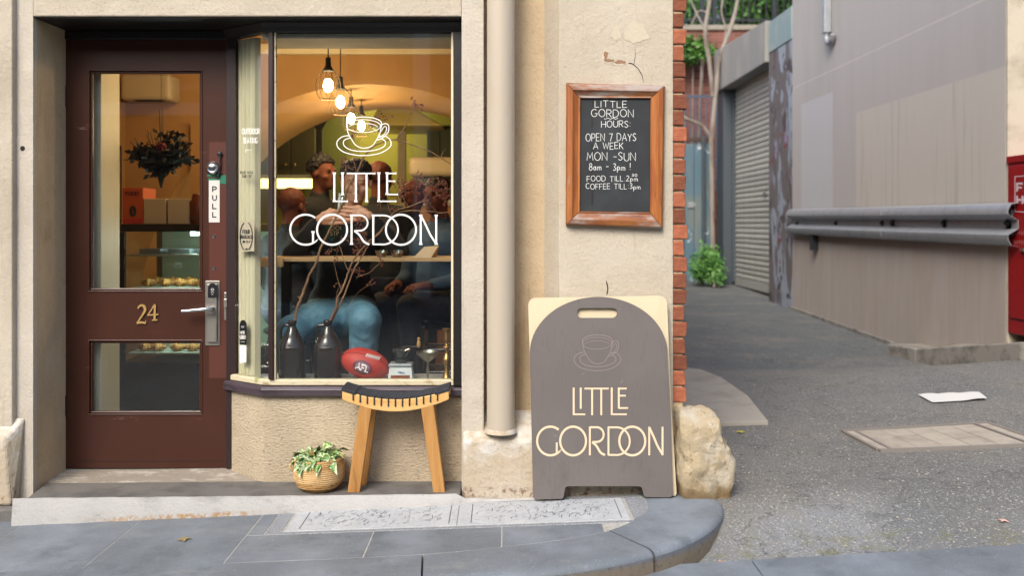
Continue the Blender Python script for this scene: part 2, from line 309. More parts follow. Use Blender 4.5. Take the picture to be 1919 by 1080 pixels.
def leafmat(name, a, b, c):
    M = Mat(name, a, .5); M.mix(M.ramp(M.noise(3, 3), .4, .6), b); M.mix(M.ramp(M.noise(11, 2), .55, .7), c)
    M.b.inputs['Subsurface Weight'].default_value = 0; return M.m
m_leaf = leafmat('hedge_leaves', '3C6A2A', '5A8A38', '24481C')
m_weed = leafmat('weed_leaves', '548A40', '72A354', '35602F')
m_ltimb = None
# wood, chalkboard
def wood(name, a, b, c, sc=(1, 1, .12), rough=.5, s=22):
    M = Mat(name, a, rough); M.mix(M.ramp(M.noise(s, 5, .6, sc, .6), .4, .65), b); M.mix(M.ramp(M.noise(s*2.5, 5, .65, sc, .4), .56, .72, 0, .8), c); M.bump(M.noise(s*3, 4, .6, sc), .0008); return M
m_fv = wood('weathered_frame_wood_upright', '8F4F22', 'A86830', '4E2A14')
m_fv.mix(m_fv.ramp(m_fv.noise(12, 6, .7, (1, 1, .2)), .6, .7, 0, .6), 'A8907A'); m_fv = m_fv.m
m_fh = wood('weathered_frame_wood_cross', '7E4A28', '96602F', '4E2A14', (.12, 1, 1))
m_fh.mix(m_fh.ramp(m_fh.noise(8, 6, .7, (.25, 1, 1)), .46, .6, 0, .9), 'A09790'); m_fh = m_fh.m
m_stool = wood('honey_oak', 'A87840', 'B88A50', '86602F', (1, 1, .1), .45, 18).m
m_stoolr = wood('honey_oak_rail', 'D2A462', 'DCB272', 'B28444', (.1, 1, 1), .45, 18).m
m_bar = wood('pale_bar_wood', 'B59467', 'C2A276', '94754A', (.1, 1, 1)).m
M = Mat('chalkboard', '23272A', .7); M.mix(M.ramp(M.noise(5, 6), .45, .7, 0, .7), '31373A'); x, y, z = M.xyz()
M.mix(M.math('MULTIPLY', M.band(x, .435, .445, .004), M.ramp(M.noise(14, 7, .8, (1, 1, .5)), .45, .52)), '120F0D'); m_chalkb = M.m
M = Mat('chalk', 'D8DAD6', .95); M.mix(M.ramp(M.noise(220, 3), .5, .7, 0, .4), '7E8486'); m_chalk = M.m
M = Mat('grey_board_paint', '655F5C', .6); M.mix(M.ramp(M.noise(3, 6), .4, .65, 0, .6), '6D6764'); M.mix(M.ramp(M.noise(90, 4, .6, (1, 1, .15)), .55, .7, 0, .35), '575050'); M.mix(M.ramp(M.noise(13, 7, .85), .64, .70, 0, .7), '8F8785'); M.mix(M.ramp(M.noise(5, 6, .75, (1, 1, .5)), .55, .72, 0, .5), '544C4B'); M.bump(M.noise(120, 3), .0004); m_board = M.m
M = Mat('board_cream_print', 'DCC8A8', .6); m_bprint = M.m
M = Mat('board_faint_line', '8A7F7A', .6); m_bline = M.m
M = Mat('birch_ply', 'D6C6A6', .55); M.mix(M.ramp(M.noise(10, 5, .6, (1, 1, .15)), .45, .7, 0, .6), 'C8B490'); m_ply = M.m
M = Mat('black_rubber', '151516', .6); m_rubber = M.m
M = Mat('black_cord', '1B1F26', .75); M.mix(M.ramp(M.noise(300, 3), .5, .7, 0, .6), '3A404B'); M.bump(M.noise(260, 3), .001); m_cord = M.m
M = Mat('seagrass_rope', 'A67C48', .8); M.mix(M.ramp(M.noise(30, 4, .6, (.35, .35, 2)), .4, .6), 'C09A62'); M.mix(M.ramp(M.noise(70, 4, .6, (.4, .4, 1.6)), .56, .7), '6E4A26')
M.mix(M.math('MULTIPLY', M.band(M.xyz()[2], .065, .13, .008), .5), 'D2B684'); M.bump(M.noise(160, 3, .6), .002); m_wick = M.m
M = Mat('variegated_leaf', '5C8A38', .4); M.mix(M.ramp(M.noise(45, 4, .6), .46, .54), 'C2CFA0'); M.mix(M.ramp(M.noise(30, 3, .6), .58, .64), '2F6628'); M.rand(.2); m_poth = M.m
M = Mat('dark_soil', '2A211B', .95); m_soil = M.m
M = Mat('brushed_steel', 'A9A59C', .38, .9); M.rough(M.noise(20, 4, .5, (1, 1, .1)), .3, .5); m_steel = M.m
M = Mat('chrome', 'B9BABC', .22, 1.); m_chrome = M.m
M = Mat('brass', 'B9935A', .35, .9); M.mix(M.ramp(M.noise(20, 4), .5, .7, 0, .5), '7E6230'); m_brass = M.m
M = Mat('gold_numeral', 'C9A468', .4, .6); m_gold = M.m
M = Mat('tarnished_silver', 'A29C8A', .3, .9); m_silver = M.m
M = Mat('black_plastic', '131418', .4); m_plastic = M.m
M = Mat('label_white', 'CFCCC4', .5); m_label = M.m
M = Mat('ink_black', '15171A', .6); m_ink = M.m
M = Mat('green_chip', '1F6B4E', .5); m_green = M.m
M = Mat('window_vinyl_white', 'F0F0EC', .5); M.emit('000000', 0); m_vinyl = M.m
M = Mat('sticker_beige', 'A79F88', .6); m_stick = M.m
M = Mat('red_leather', 'C0392C', .42); M.bump(M.voro(420), .0008); M.mix(M.ramp(M.noise(12, 4), .5, .7, 0, .4), 'A92E24'); m_ball = M.m
M = Mat('jug_glass', '1A100A', .08, spec=.8); M.mix(M.ramp(M.xyz()[2], .61, .66), '2A2019'); m_jug = M.m
M = Mat('enamel_white', 'D8DCDC', .3); m_enamel = M.m
M = Mat('drawer_wood', '7E3F22', .45); m_drawer = M.m
M = Mat('smoky_cup', '4C524E', .15, .5); m_smoky = M.m
M = Mat('twig_bark', '7E5C42', .8); M.mix(M.ramp(M.noise(20, 5, .6, (1, 1, .4)), .45, .6), '9A7858'); m_twig = M.m
M = Mat('berry', '7A3028', .5); m_berry = M.m
# clear glass: transparent with a fresnel mirror coat (thin pane)
def glassmat(name, tint, rough=0., f=1.0):
    m = bpy.data.materials.new(name); m.use_nodes = True; t = m.node_tree; t.nodes.remove(t.nodes['Principled BSDF'])
    tr = t.nodes.new('ShaderNodeBsdfTransparent'); tr.inputs[0].default_value = tint+(1,)
    gl = t.nodes.new('ShaderNodeBsdfGlossy'); gl.inputs['Roughness'].default_value = rough
    fr = t.nodes.new('ShaderNodeLayerWeight'); fr.inputs[0].default_value = .5
    pw = t.nodes.new('ShaderNodeMath'); pw.operation = 'POWER'; pw.inputs[1].default_value = 4.5; t.links.new(fr.outputs['Facing'], pw.inputs[0])
    mu = t.nodes.new('ShaderNodeMath'); mu.operation = 'MULTIPLY_ADD'; mu.inputs[1].default_value = .8; mu.inputs[2].default_value = .045*f; t.links.new(pw.outputs[0], mu.inputs[0])
    mx = t.nodes.new('ShaderNodeMixShader'); t.links.new(mu.outputs[0], mx.inputs[0]); t.links.new(tr.outputs[0], mx.inputs[1]); t.links.new(gl.outputs[0], mx.inputs[2])
    t.links.new(mx.outputs[0], t.nodes['Material Output'].inputs[0]); return m
m_glass = glassmat('window_glass', (.93, .95, .94), .02, 1.3)
m_cglass = glassmat('cup_glass', (.75, .82, .8), .02, 3)
m_drink = Mat('pink_drink', 'A0604A', .2).m
# interior
M = Mat('warm_wall', 'B08A58', .8); M.mix(M.ramp(M.noise(3, 5), .45, .7, 0, .4), 'A27C48'); m_warm = M.m
M = Mat('tan_ceiling', '96714A', .8); M.mix(M.ramp(M.noise(4, 5), .4, .7, 0, .5), '9A7450'); m_tan = M.m
M = Mat('olive_wall', '8A8038', .7); M.mix(M.ramp(M.noise(.9, 4, .5, (1, 1, .4)), .48, .62, 0, .85), '4A4A26'); m_olive = M.m
M = Mat('cafe_floor', '4A3C30', .6); m_floor = M.m
M = Mat('black_cabinet', '0C0D10', .25); m_cab = M.m
M = Mat('shelf_pale', '9FA898', .5); m_shelf = M.m
M = Mat('pastry', 'C08A48', .7); M.mix(M.ramp(M.noise(40, 4), .45, .6), '8A5220'); M.bump(M.noise(60, 4), .004); m_pastry = M.m
M = Mat('white_appliance', 'B5AA90', .5); m_app = M.m
M = Mat('orange_print_box', 'B8562A', .6); m_obox = M.m
M = Mat('white_carton', 'BFB4A0', .6); m_wbox = M.m
M = Mat('red_flower', '7A1418', .6); m_flower = M.m
M = Mat('dark_foliage', '20281C', .6); M.mix(M.ramp(M.noise(20, 3), .45, .65), '35382A'); m_dfol = M.m
M = Mat('lit_tube', 'FFFFFF', .5); M.emit('FFE88A', 2.2); m_tube = M.m
M = Mat('cool_led', 'FFFFFF', .5); M.emit('E8FFF4', 6); m_led = M.m
M = Mat('filament_bulb', 'FFFFFF', .5); M.emit('FFE2A8', 60); m_bulb = M.m
M = Mat('uplight_glow', 'F0E0A0', .6); m_upl = M.m
# people
M = Mat('skin', 'CF9F84', .5); M.mix(M.ramp(M.noise(9, 4), .45, .7, 0, .4), 'B0745A'); m_skin = M.m
M = Mat('ruddy_skin', '6A3A28', .8); m_skin2 = M.m
M = Mat('black_hair', '14100E', .6); M.bump(M.noise(90, 4, .7), .006); m_hair = M.m
M = Mat('auburn_hair', '5A2817', .7); M.bump(M.noise(120, 4), .003); m_hair2 = M.m
def cloth(name, a, b, c):
    M = Mat(name, a, .85); M.mix(M.ramp(M.noise(6, 5, .6), .42, .66), b); M.mix(M.ramp(M.noise(240, 3), .5, .7, 0, .3), c); M.bump(M.noise(9, 4, .5, (1, 1, .6), 1.), .014, .7); M.bump(M.noise(220, 3), .001); return M.m
m_black_c = cloth('black_knit', '15181C', '1E2226', '2E343A')
m_denim = cloth('light_blue_denim', '527F96', '74A0B4', '9CBCC8')
m_ddenim = cloth('dark_denim', '22252F', '2F3440', '444A58')
m_bluec = cloth('slate_blue_coat', '2F4254', '3C5268', '56697C')
# ------------------------------------------------------------------ stroke font (unit box: x 0..w, y 0 top .. 1 base)
def A(cx, cy, rx, ry, a0, a1, n=10): return arc(cx, cy, rx, ry, a0, a1, n)
FONT = {
 'A': (.8, [[(0,1),(.4,0),(.8,1)],[(.14,.66),(.66,.66)]]), 'B': (.65, [[(0,0),(0,1)],[(0,0)]+A(.33,.25,.27,.25,90,-90)+[(0,.5)],[(0,.5)]+A(.35,.75,.3,.25,90,-90)+[(0,1)]]),
 'C': (.75, [A(.42,.5,.4,.5,45,315,16)]), 'D': (.75, [[(0,0),(0,1)],[(0,0)]+A(.25,.5,.48,.5,90,-90,14)+[(0,1)]]),
 'E': (.6, [[(.58,0),(0,0),(0,1),(.6,1)],[(0,.5),(.5,.5)]]), 'F': (.58, [[(.58,0),(0,0),(0,1)],[(0,.5),(.48,.5)]]),
 'G': (.8, [A(.42,.5,.4,.5,45,350,16)+[(.8,.58),(.48,.58)]]), 'H': (.7, [[(0,0),(0,1)],[(.7,0),(.7,1)],[(0,.5),(.7,.5)]]),
 'I': (.12, [[(.06,0),(.06,1)]]), 'K': (.65, [[(0,0),(0,1)],[(.62,0),(0,.58)],[(.2,.42),(.65,1)]]), 'L': (.55, [[(0,0),(0,1),(.55,1)]]),
 'M': (.85, [[(0,1),(.1,0),(.42,.7),(.75,0),(.85,1)]]), 'N': (.7, [[(0,1),(0,0),(.7,1),(.7,0)]]), 'O': (.85, [A(.42,.5,.42,.5,90,450,20)]),
 'P': (.62, [[(0,1),(0,0)]+A(.33,.27,.28,.27,90,-90)+[(0,.54)]]), 'R': (.65, [[(0,1),(0,0)]+A(.33,.26,.28,.26,90,-90)+[(0,.52)],[(.25,.52),(.65,1)]]),
 'S': (.6, [spline([(.56,.14),(.3,0),(.04,.24),(.32,.5),(.58,.75),(.3,1),(.02,.85)], 4)]), 'T': (.75, [[(0,0),(.75,0)],[(.37,0),(.37,1)]]),
 'U': (.7, [[(0,0),(0,.65)]+A(.35,.65,.35,.35,180,360)+[(.7,0)]]), 'V': (.7, [[(0,0),(.35,1),(.7,0)]]), 'W': (1., [[(0,0),(.24,1),(.5,.2),(.76,1),(1,0)]]),
 'Y': (.7, [[(0,0),(.35,.5),(.7,0)],[(.35,.5),(.35,1)]]), '7': (.6, [[(0,0),(.6,0),(.22,1)]]), '8': (.6, [A(.3,.24,.22,.24,90,450,14), A(.3,.74,.28,.26,90,450,14)]),
 '3': (.55, [spline([(.03,.1),(.3,0),(.48,.24),(.2,.46),(.52,.74),(.26,1),(0,.88)], 4)]), '2': (.6, [spline([(.03,.2),(.28,0),(.52,.25),(.3,.6),(0,1)], 4)+[(.6,1)]]),
 '0': (.6, [A(.3,.5,.28,.5,90,450,16)]), '4': (.65, [[(.45,1),(.45,0),(0,.68),(.65,.68)]]),
 ':': (.2, [[(.1,.3),(.1,.36)],[(.1,.8),(.1,.86)]]), '!': (.2, [[(.12,0),(.1,.7)],[(.1,.92),(.1,1)]]), '-': (.5, [[(.05,.5),(.5,.5)]]), '.': (.2, [[(.1,.95),(.1,1)]]),
 'a': (.5, [A(.22,.75,.2,.25,0,360,10), [(.42,.5),(.44,1)]]), 'm': (.7, [[(0,1),(0,.5)]+A(.17,.65,.17,.15,180,0,5)+[(.34,1)],[(.34,.65)]+A(.51,.65,.17,.15,180,0,5)+[(.68,1)]]),
 'p': (.5, [[(0,.5),(0,1.35)], A(.22,.75,.2,.25,180,540,10)]), ' ': (.42, [])}
def text(mb, s, x0, x1, y0, y1, wd, fn, jit=0, rng=None, gap=.22, slant=0):
    ws = [FONT[c][0] for c in s]; tot = sum(ws)+gap*(len(s)-1); sx = (x1-x0)/tot; h = y1-y0; x = x0
    for c, w_ in zip(s, ws):
        dy = rng.uniform(-1, 1)*jit if rng else 0; dr = rng.uniform(-1, 1)*jit*.04 if rng else 0
        for st in FONT[c][1]:
            mb.ribbon([(x+(p[0]*sx)+slant*(1-p[1])*h, y0+dy+p[1]*h+dr*(p[0]-.4)*h) for p in st], wd, fn)
        x += (w_+gap)*sx
# the shop's lettering: strokes in photograph pixels of the window (u,v); used on the glass and, remapped, on the board
def logo(mb, fn, thick=3.4, thin=2.8, serif=True):
    def st(p, w_): mb.ribbon(p, w_, fn)
    def stem(x, a, b, t=True, bt=True):
        p = [(x, a), (x, a+5), (x, b-5), (x, b)]; w0 = thin if not serif else 3.6; e = w0*1.9 if serif else w0
        st(p, [e if t else w0, w0, w0, e if bt else w0])
    def bar(x0, x1, y, w_=None): 
        w_ = w_ or thin*.85; st([(x0, y), (x1-3, y), (x1, y)], [w_, w_, w_*(1.7 if serif else 1)])
    stem(626.5, 323, 378.5); bar(626, 652, 377.3); stem(642, 323, 366)
    bar(650, 703.5, 325); stem(667, 325, 379, False); stem(687, 325, 379, False)
    stem(710, 323, 378.5); bar(710, 743, 377.3); stem(725.5, 323, 365); bar(725, 743, 325); bar(725, 741, 339.5); bar(725, 746, 364.5)
    st(arc(573, 430.7, 29, 28.3, 52, 318, 40)+[(587, 455)], thick); stem(586.8, 433.5, 456, True, False)
    st(arc(622.5, 430.7, 28.2, 28.3, 90, 450, 48), thick)
    stem(659, 402.5, 459); st([(659, 403.5), (672, 403.5)]+arc(674, 418, 15, 14.5, 90, -90, 16)+[(664, 432.8)], thin)
    st(spline([(664, 432.8), (673, 440), (682, 453), (692, 458.5)], 6), thick)
    stem(699.5, 402.5, 459, True, False); st([(699, 403.7), (716, 403.7)]+arc(717.5, 431, 28.5, 27.3, 90, -90, 28)+[(699, 458)], thick*.85)
    st(arc(751.5, 430.7, 28.3, 28.3, 90, 450, 48), thick)
    stem(788.5, 402.5, 459); stem(817.5, 402.5, 459); st(spline([(788.5, 403.5), (798, 422), (807, 441), (817.5, 457)], 6), thick)
def cup(mb, fn, w_=1.5):
    def st(p, k=1): mb.ribbon(p, w_*k, fn)
    st(arc(682, 231, 33, 12, 200, -20, 24)); st(arc(681, 236, 32, 12, 180, 540, 36), .8); st(arc(681, 239, 27, 8, 170, 10, 20), .7)
    st(spline([(650, 232), (652, 248), (660, 263), (668, 273), (681, 277.5), (696, 274), (705, 263), (712, 249), (715, 233)], 6))
    st(spline([(714, 238), (717, 233), (724, 231.5), (728.5, 236), (728, 246), (722, 254), (714, 260), (706, 262)], 5)); st(spline([(715, 246), (719, 238), (724, 238), (723, 247), (716, 255), (710, 257)], 5), .8)
    st(spline([(655, 254), (642, 256), (632, 265), (634, 277), (650, 287), (681, 291.5), (712, 287), (731, 275), (732, 264), (724, 256), (712, 255)], 6))
    st(spline([(657, 258), (645, 263), (645, 273), (658, 281), (681, 283.5), (704, 281), (720, 274), (722, 265), (714, 259)], 6))

# ================================================================== GROUND
xs = sorted(set(list(np.linspace(-40, -3, 12))+list(np.linspace(-3, 6, 60))+list(np.linspace(6, 40, 12))))
ys = sorted(set(list(np.linspace(-13.9, -2, 12))+list(np.linspace(-2, 3, 60))+list(np.linspace(3, 30, 30))))
v = []; idx = {}
def gz(x, y):
    z = ga(x, y)-.006
    if -30 < x < .86 and -.95 < y: z = min(z, g(x, 0)-.12)   # stays under the paving and the cafe
    return z
mb = MB(); v = [(x, y, gz(x, y)) for y in ys for x in xs]; nx = len(xs)
mb.add(v, [(j*nx+i, j*nx+i+1, (j+1)*nx+i+1, (j+1)*nx+i) for j in range(len(ys)-1) for i in range(nx-1)])
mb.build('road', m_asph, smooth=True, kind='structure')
# kerb outline of the pavement's rounded corner (x, y)
outer = spline([(-6, -1.05), (-2, -1.04), (-.5, -1.02), (.1, -.99), (.42, -.91), (.68, -.77), (.86, -.59), (.99, -.36), (1.03, -.18), (.99, -.02)], 8)
inner = spline([(-6, -.80), (-2, -.79), (-.5, -.775), (0, -.71), (.336, -.62), (.50, -.52), (.62, -.38), (.67, -.27), (.68, -.14), (.655, -.03)], 8)
pav = thing('pavement', 'bluestone pavement with rounded kerb in front of the cafe', 'pavement'); del pav['category']; del pav['label']; pav['kind'] = 'structure'
n = len(outer)
# mortar bed
mb = MB()
bed = [(p[0], p[1]+.004) for p in inner] + [(.655, -.0), (-6, .0)]
mb.prism([(p[0], p[1], g(p[0], 0)-.0015) for p in bed], (0, 0, -.1)); mb.build('bedding', m_grout, pav)
# kerb stones cut at the joints seen in the photo
cuts = [-6, -3.4, -2.0, -.30, .61, 3]
def seg_of(pts, a, b): return [p for p in pts if a <= p[0] <= b]
ko = [(o_, i_) for o_, i_ in zip(outer, inner)]
def kerb(a, b, kinds):
    P = [(o_, i_) for o_, i_ in ko if a <= (o_[0]) <= b]
    if len(P) < 2: return
    mb = MB(); k = len(P); vs = []
    prof = [0, .018, 1]          # rounded nose
    for o_, i_ in P:
        O = Vector((o_[0], o_[1], 0)); I = Vector((i_[0], i_[1], 0)); dn = (O-I).normalized()
        zt = g(O.x, 0) if O.x < .84 else g(.84, 0); zt2 = g(I.x, 0)
        zb = min(ga(O.x, O.y), zt)-.08
        vs += [(I.x, I.y, zt2), *[(O.x-dn.x*d_, O.y-dn.y*d_, zt-h_) for d_, h_ in ((.05, 0), (.022, .003), (.008, .011), (0, .024))], (O.x+dn.x*.006, O.y+dn.y*.006, zb), (I.x, I.y, zb)]
    fs = []
    for q in range(k-1):
        for j in range(6): fs.append((q*7+j, q*7+j+1, (q+1)*7+j+1, (q+1)*7+j))
    fs.append([0, 1, 2, 3, 4, 5, 6]); fs.append([(k-1)*7+j for j in (6, 5, 4, 3, 2, 1, 0)])
    mb.add(vs, fs); o = mb.build('kerb_stone', [m_blue, m_kerbface], pav, smooth=True, angle=50)
    for p in o.data.polygons:
        if abs(p.normal.z) < .35: p.material_index = 1
def kin(lst, a, b):              # resample the kerb line so stones end exactly at the joints
    pass
bounds = [(-6, -3.405), (-3.395, -2.003), (-1.997, -.302), (-.298, .606), (.612, 1.04)]
def dens(pts):
    out = []
    for i in range(len(pts)-1):
        for k in range(12): t = k/12; out.append((pts[i][0]*(1-t)+pts[i+1][0]*t, pts[i][1]*(1-t)+pts[i+1][1]*t))
    return out+[pts[-1]]
DO, DI = dens(outer), dens(inner); last = outer[-10:]
ko = list(zip(DO, DI))
imax = max(range(len(DO)), key=lambda i: DO[i][0])
for a, b in bounds[:-1]: kerb(a, b, 0)
tail = [q for k_, q in enumerate(ko) if q[0][0] >= .612 or k_ > imax]; sv = ko; ko = [((o_[0], o_[1]), i_) for o_, i_ in tail]
kerb(-9, 9, 0); ko = sv
# paving stones (x ranges between joints; 4 mm joints); front edge follows the kerb's inner line
def inner_y(x):
    for i in range(len(DI)-1):
        if DI[i][0] <= x <= DI[i+1][0]:
            t = (x-DI[i][0])/max(1e-9, DI[i+1][0]-DI[i][0]); return DI[i][1]*(1-t)+DI[i+1][1]*t
    return -.2
def stone(poly, name='paving_stone', m=None, h=.0, label=None, inset=.0032):
    c = Vector((sum(p[0] for p in poly)/len(poly), sum(p[1] for p in poly)/len(poly)))
    pts = []
    for p in poly:
        d_ = Vector(p)-c; d_ = d_*(1-inset/max(.03, d_.length)) ; q = c+d_; pts.append((q.x, q.y, g(q.x, 0)+h))
    mb = MB(); mb.prism(pts, (0, 0, -.04)); return mb.build(name, m or m_blue, pav, bevel=.0015, label=label)
J = [-6, -5.0, -3.9, -2.78, -2.235, -1.685, -1.12, -1.04]
for a, b in zip(J[:-1], J[1:]):
    if a < -1.13: stone([(a, -.792), (b, -.792), (b, -.12), (a, -.12)])
K = [-1.12, -.56, .0, .44]
for a, b in zip(K[:-1], K[1:]):
    xx = np.linspace(a, b, 9); stone([(x, inner_y(x)+.004) for x in xx]+[(b, -.455), (a, -.455)])
stone([(-1.117, -.452), (-1.045, -.452), (-1.045, -.07), (-1.117, -.10)], h=.0)
# granite surround with the two access covers let into it
for (a, b, c_, d_) in ((-1.042, .62, -.452, -.425), (-1.042, .66, -.098, -.055), (-1.042, -.972, -.425, -.098)):
    stone([(a, c_), (b, c_), (b, d_), (a, d_)], 'granite_border', m_granite, inset=.0005)
xx = [q for q in DI if q[0] >= .585 and q[1] < -.1]
stone([(.585, -.425)]+[(q[0]-.004, q[1]) for q in xx if q[1] > -.425]+[(.585, -.10)], 'granite_border', m_granite, inset=.0)
mb = MB(); mb.prism([(x, y, g(x, 0)-.003) for x, y in ((-.985, -.425), (.585, -.425), (.585, -.098), (-.985, -.098))], (0, 0, -.02)); mb.build('cover_recess', m_slot, pav)
m_groove = Mat('groove_grey', '5E6060', .9).m
rng = random.Random(3)
for a, b in ((-.958, -.200), (-.196, .568)):
    mb = MB(); hh = .003
    mb.prism([(x, y, g(x, 0)+hh) for x, y in ((a, -.42), (b, -.42), (b, -.102), (a, -.102))], (0, 0, -.015))
    co = mb.build('access_cover', m_cover, pav, bevel=.001)
    mb = MB(); fn = lambda u, v_: (u, v_, g(u, 0)+hh+.0012)
    for e in ((a+.06, .0), (b-.035, 0)): mb.ribbon([(e[0], -.40), (e[0], -.125)], .004, fn)
    for _ in range(150):
        u = rng.uniform(a+.08, b-.07); v_ = rng.uniform(-.395, -.13); L_ = rng.uniform(.012, .04); th = rng.gauss(1.2, .35) if rng.random() < .7 else rng.uniform(0, 3)
        mb.ribbon(spline([(u, v_), (u+L_*.5*math.cos(th)+rng.uniform(-.004, .004), v_+L_*.5*math.sin(th)), (u+L_*math.cos(th), min(-.12, v_+L_*math.sin(th)))], 3), rng.uniform(.0014, .003), fn)
    mb.build('tread_groove', m_groove, co, kind='stuff')
# ---- bluestone channel across the mouth of the lane, concrete apron, far kerb
chn = thing('channel', '', ''); del chn['label']; del chn['category']; chn['kind'] = 'structure'
def yl(x): return -.735+.055*(x-.68)
for a, b in ((.2, 1.02), (1.024, 2.3), (2.304, 3.8), (3.804, 6)):
    mb = MB(); xx = np.linspace(a, b, 8); lo = [(x, -1.4, ga(x, -1.4)+.012) for x in xx]; hi = [(x, yl(x), ga(x, yl(x))+.008) for x in xx]
    mb.prism(lo+hi[::-1], (0, 0, -.08)); mb.build('channel_stone', m_blue, chn, bevel=.004)
ap = [gp(px, py, ga) for px, py in ((1255, 801), (1440, 795), (1402, 747), (1352, 712), (1315, 697), (1262, 690))]
mb = MB(); mb.prism([(p.x, p.y, ga(p.x, p.y)+.02) for p in ap], (0, 0, -.1)); M = Mat('footway_concrete', 'A39E92', .9); M.mix(M.ramp(M.noise(4, 6), .45, .7, 0, .7), '8E897D'); M.mix(M.ramp(M.noise(50, 5, .7), .6, .72, 0, .6), '6C685F'); M.bump(M.noise(60, 5), .003); mb.build('footway', M.m, bevel=.006, kind='structure')
K1 = [gp(1655, 672, ga), gp(1732, 684, ga)]
kerbline = [Vector((4.22, 6.2, 0)), Vector((3.95, K1[0].y+.6, 0)), K1[0], K1[1], Vector((5.6, K1[1].y+.12, 0))]
kerbline = [Vector((4.15, 5.35, .0)), Vector((3.85, 4.75, -.045)), Vector((3.92, 4.25, -.03)), Vector((4.13, 2.85, .215)), Vector((5.4, 2.35, .30))]
kin_ = [Vector((4.19, 5.36, .0)), Vector((4.04, 4.80, -.045)), Vector((4.08, 4.28, -.03)), Vector((4.28, 2.92, .215)), Vector((5.42, 2.5, .30))]
ck = thing('far_kerb', '', ''); del ck['label']; del ck['category']; ck['kind'] = 'structure'
for i in range(1, 4):
    mb = MB(); q = [kerbline[i], kerbline[i+1], kin_[i+1], kin_[i]]
    e = (q[1]-q[0]).normalized()*.002
    q = [q[0]+e, q[1]-e, q[2]-e, q[3]+e]
    mb.prism([(p.x, p.y, p.z+.145) for p in q], (0, 0, -.4)); mb.build('kerb_stone', m_kerbdark, ck, bevel=.012)
mb = MB(); fpv = [(p.x, p.y, p.z+.14) for p in kin_[1:]]+[(p.x+.6 if p.y > 3 else p.x+.1, p.y+.5 if p.y < 3 else p.y, p.z+.141) for p in kin_[1:]]; mb.add(fpv, [(i, i+1, 5+i, 4+i) for i in range(3)]); mb.build('far_footpath', m_conc, kind='structure')
# infilled access cover in the lane
cov = thing('infill_cover', 'rectangular inspection cover filled with pale paving squares in the lane asphalt', 'manhole cover')
cp = [gp(px, py, ga) for px, py in ((1578, 808), (1850, 793), (1966, 833), (1648, 845))]
def bil(u, v_, dz=0):
    p = (cp[0]*(1-u)+cp[1]*u)*(1-v_)+(cp[3]*(1-u)+cp[2]*u)*v_; return Vector((p.x, p.y, ga(p.x, p.y)+dz))
mb = MB()
for (a, b, c_, d_) in ((0, 1, -.03, .03), (0, 1, .97, 1.03), (-.012, .012, .03, .97), (.988, 1.012, .03, .97), (.075, .095, .03, .97), (.9, .918, .03, .97)):
    mb.prism([bil(a, c_, .006), bil(b, c_, .006), bil(b, d_, .006), bil(a, d_, .006)], (0, 0, -.05))
M = Mat('rusty_frame', '79746D', .7); mb.build('frame', M.m, cov)
mb = MB(); mb.prism([bil(0, 0, -.0035), bil(1, 0, -.0035), bil(1, 1, -.0035), bil(0, 1, -.0035)], (0, 0, -.03)); mb.build('infill_bed', m_sillc if False else m_conc, cov)
M = Mat('pale_infill', '9E978A', .85); M.mix(M.ramp(M.noise(9, 6), .45, .7, 0, .7), '857E72'); M.rand(.06); M.bump(M.noise(60, 4), .002); m_inf = M.m
for i in range(5):
    for j in range(3):
        a, b = .1+.158*i+.004, .1+.158*(i+1)-.004; c_, d_ = .04+.307*j+.006, .04+.307*(j+1)-.006
        mb = MB(); mb.prism([bil(a, c_, .0025), bil(b, c_, .0025), bil(b, d_, .0025), bil(a, d_, .0025)], (0, 0, -.03)); mb.build('infill_square', m_inf, cov)
for (a, b) in ((.015, .072), (.921, .985)):
    mb = MB(); mb.prism([bil(a, .04, .0025), bil(b, .04, .0025), bil(b, .96, .0025), bil(a, .96, .0025)], (0, 0, -.03)); mb.build('infill_square', m_inf, cov)
# a sheet of paper and crumbs of litter
mb = MB(); P0 = gp(1720, 741, ga); P1 = gp(1835, 737, ga); P2 = gp(1850, 750, ga); P3 = gp(1748, 756, ga); vs = []
for j in range(7):
    for i in range(13):
        u, v_ = i/12, j/6; p = (P0*(1-u)+P1*u)*(1-v_)+(P3*(1-u)+P2*u)*v_
        vs.append((p.x, p.y, ga(p.x, p.y)+.005+.010*max(0, math.sin(u*7+v_*2))*v_*u+.006*abs(math.sin(u*9))*(1-v_)))
mb.add(vs, [(j*13+i, j*13+i+1, (j+1)*13+i+1, (j+1)*13+i) for j in range(6) for i in range(12)])
o = mb.build('litter_paper', Mat('paper', 'C9C9C4', .8).m, smooth=True); thing('', 'crumpled sheet of white paper lying flat on the lane asphalt', 'paper', o=o)
mb = MB(); rng = random.Random(5)
for _ in range(260):
    px = rng.uniform(1290, 1919); py = 700+(rng.random()**.7)*330; p = gp(px, py, ga)
    if p.y < yl(p.x)+.02 or p.x < 1.05: continue
    s_ = rng.uniform(.002, .0055); a = rng.uniform(0, 6)
    mb.prism([(p.x+s_*math.cos(a+q)*rng.uniform(.6, 1.6), p.y+s_*math.sin(a+q)*rng.uniform(.6, 1.6), ga(p.x, p.y)-.003) for q in (0, 1.5, 3.1, 4.7)], (0, 0, -.006))
M = Mat('pale_crumbs', 'A8A294', .8); mb.build('grit', M.m, kind='stuff')
for px, py, col, lab in ((1545, 830, 'D8C9A8', 'pale'), (1310, 1018, 'C98A50', ''), (1880, 977, 'D9B4A0', '')):
    pass
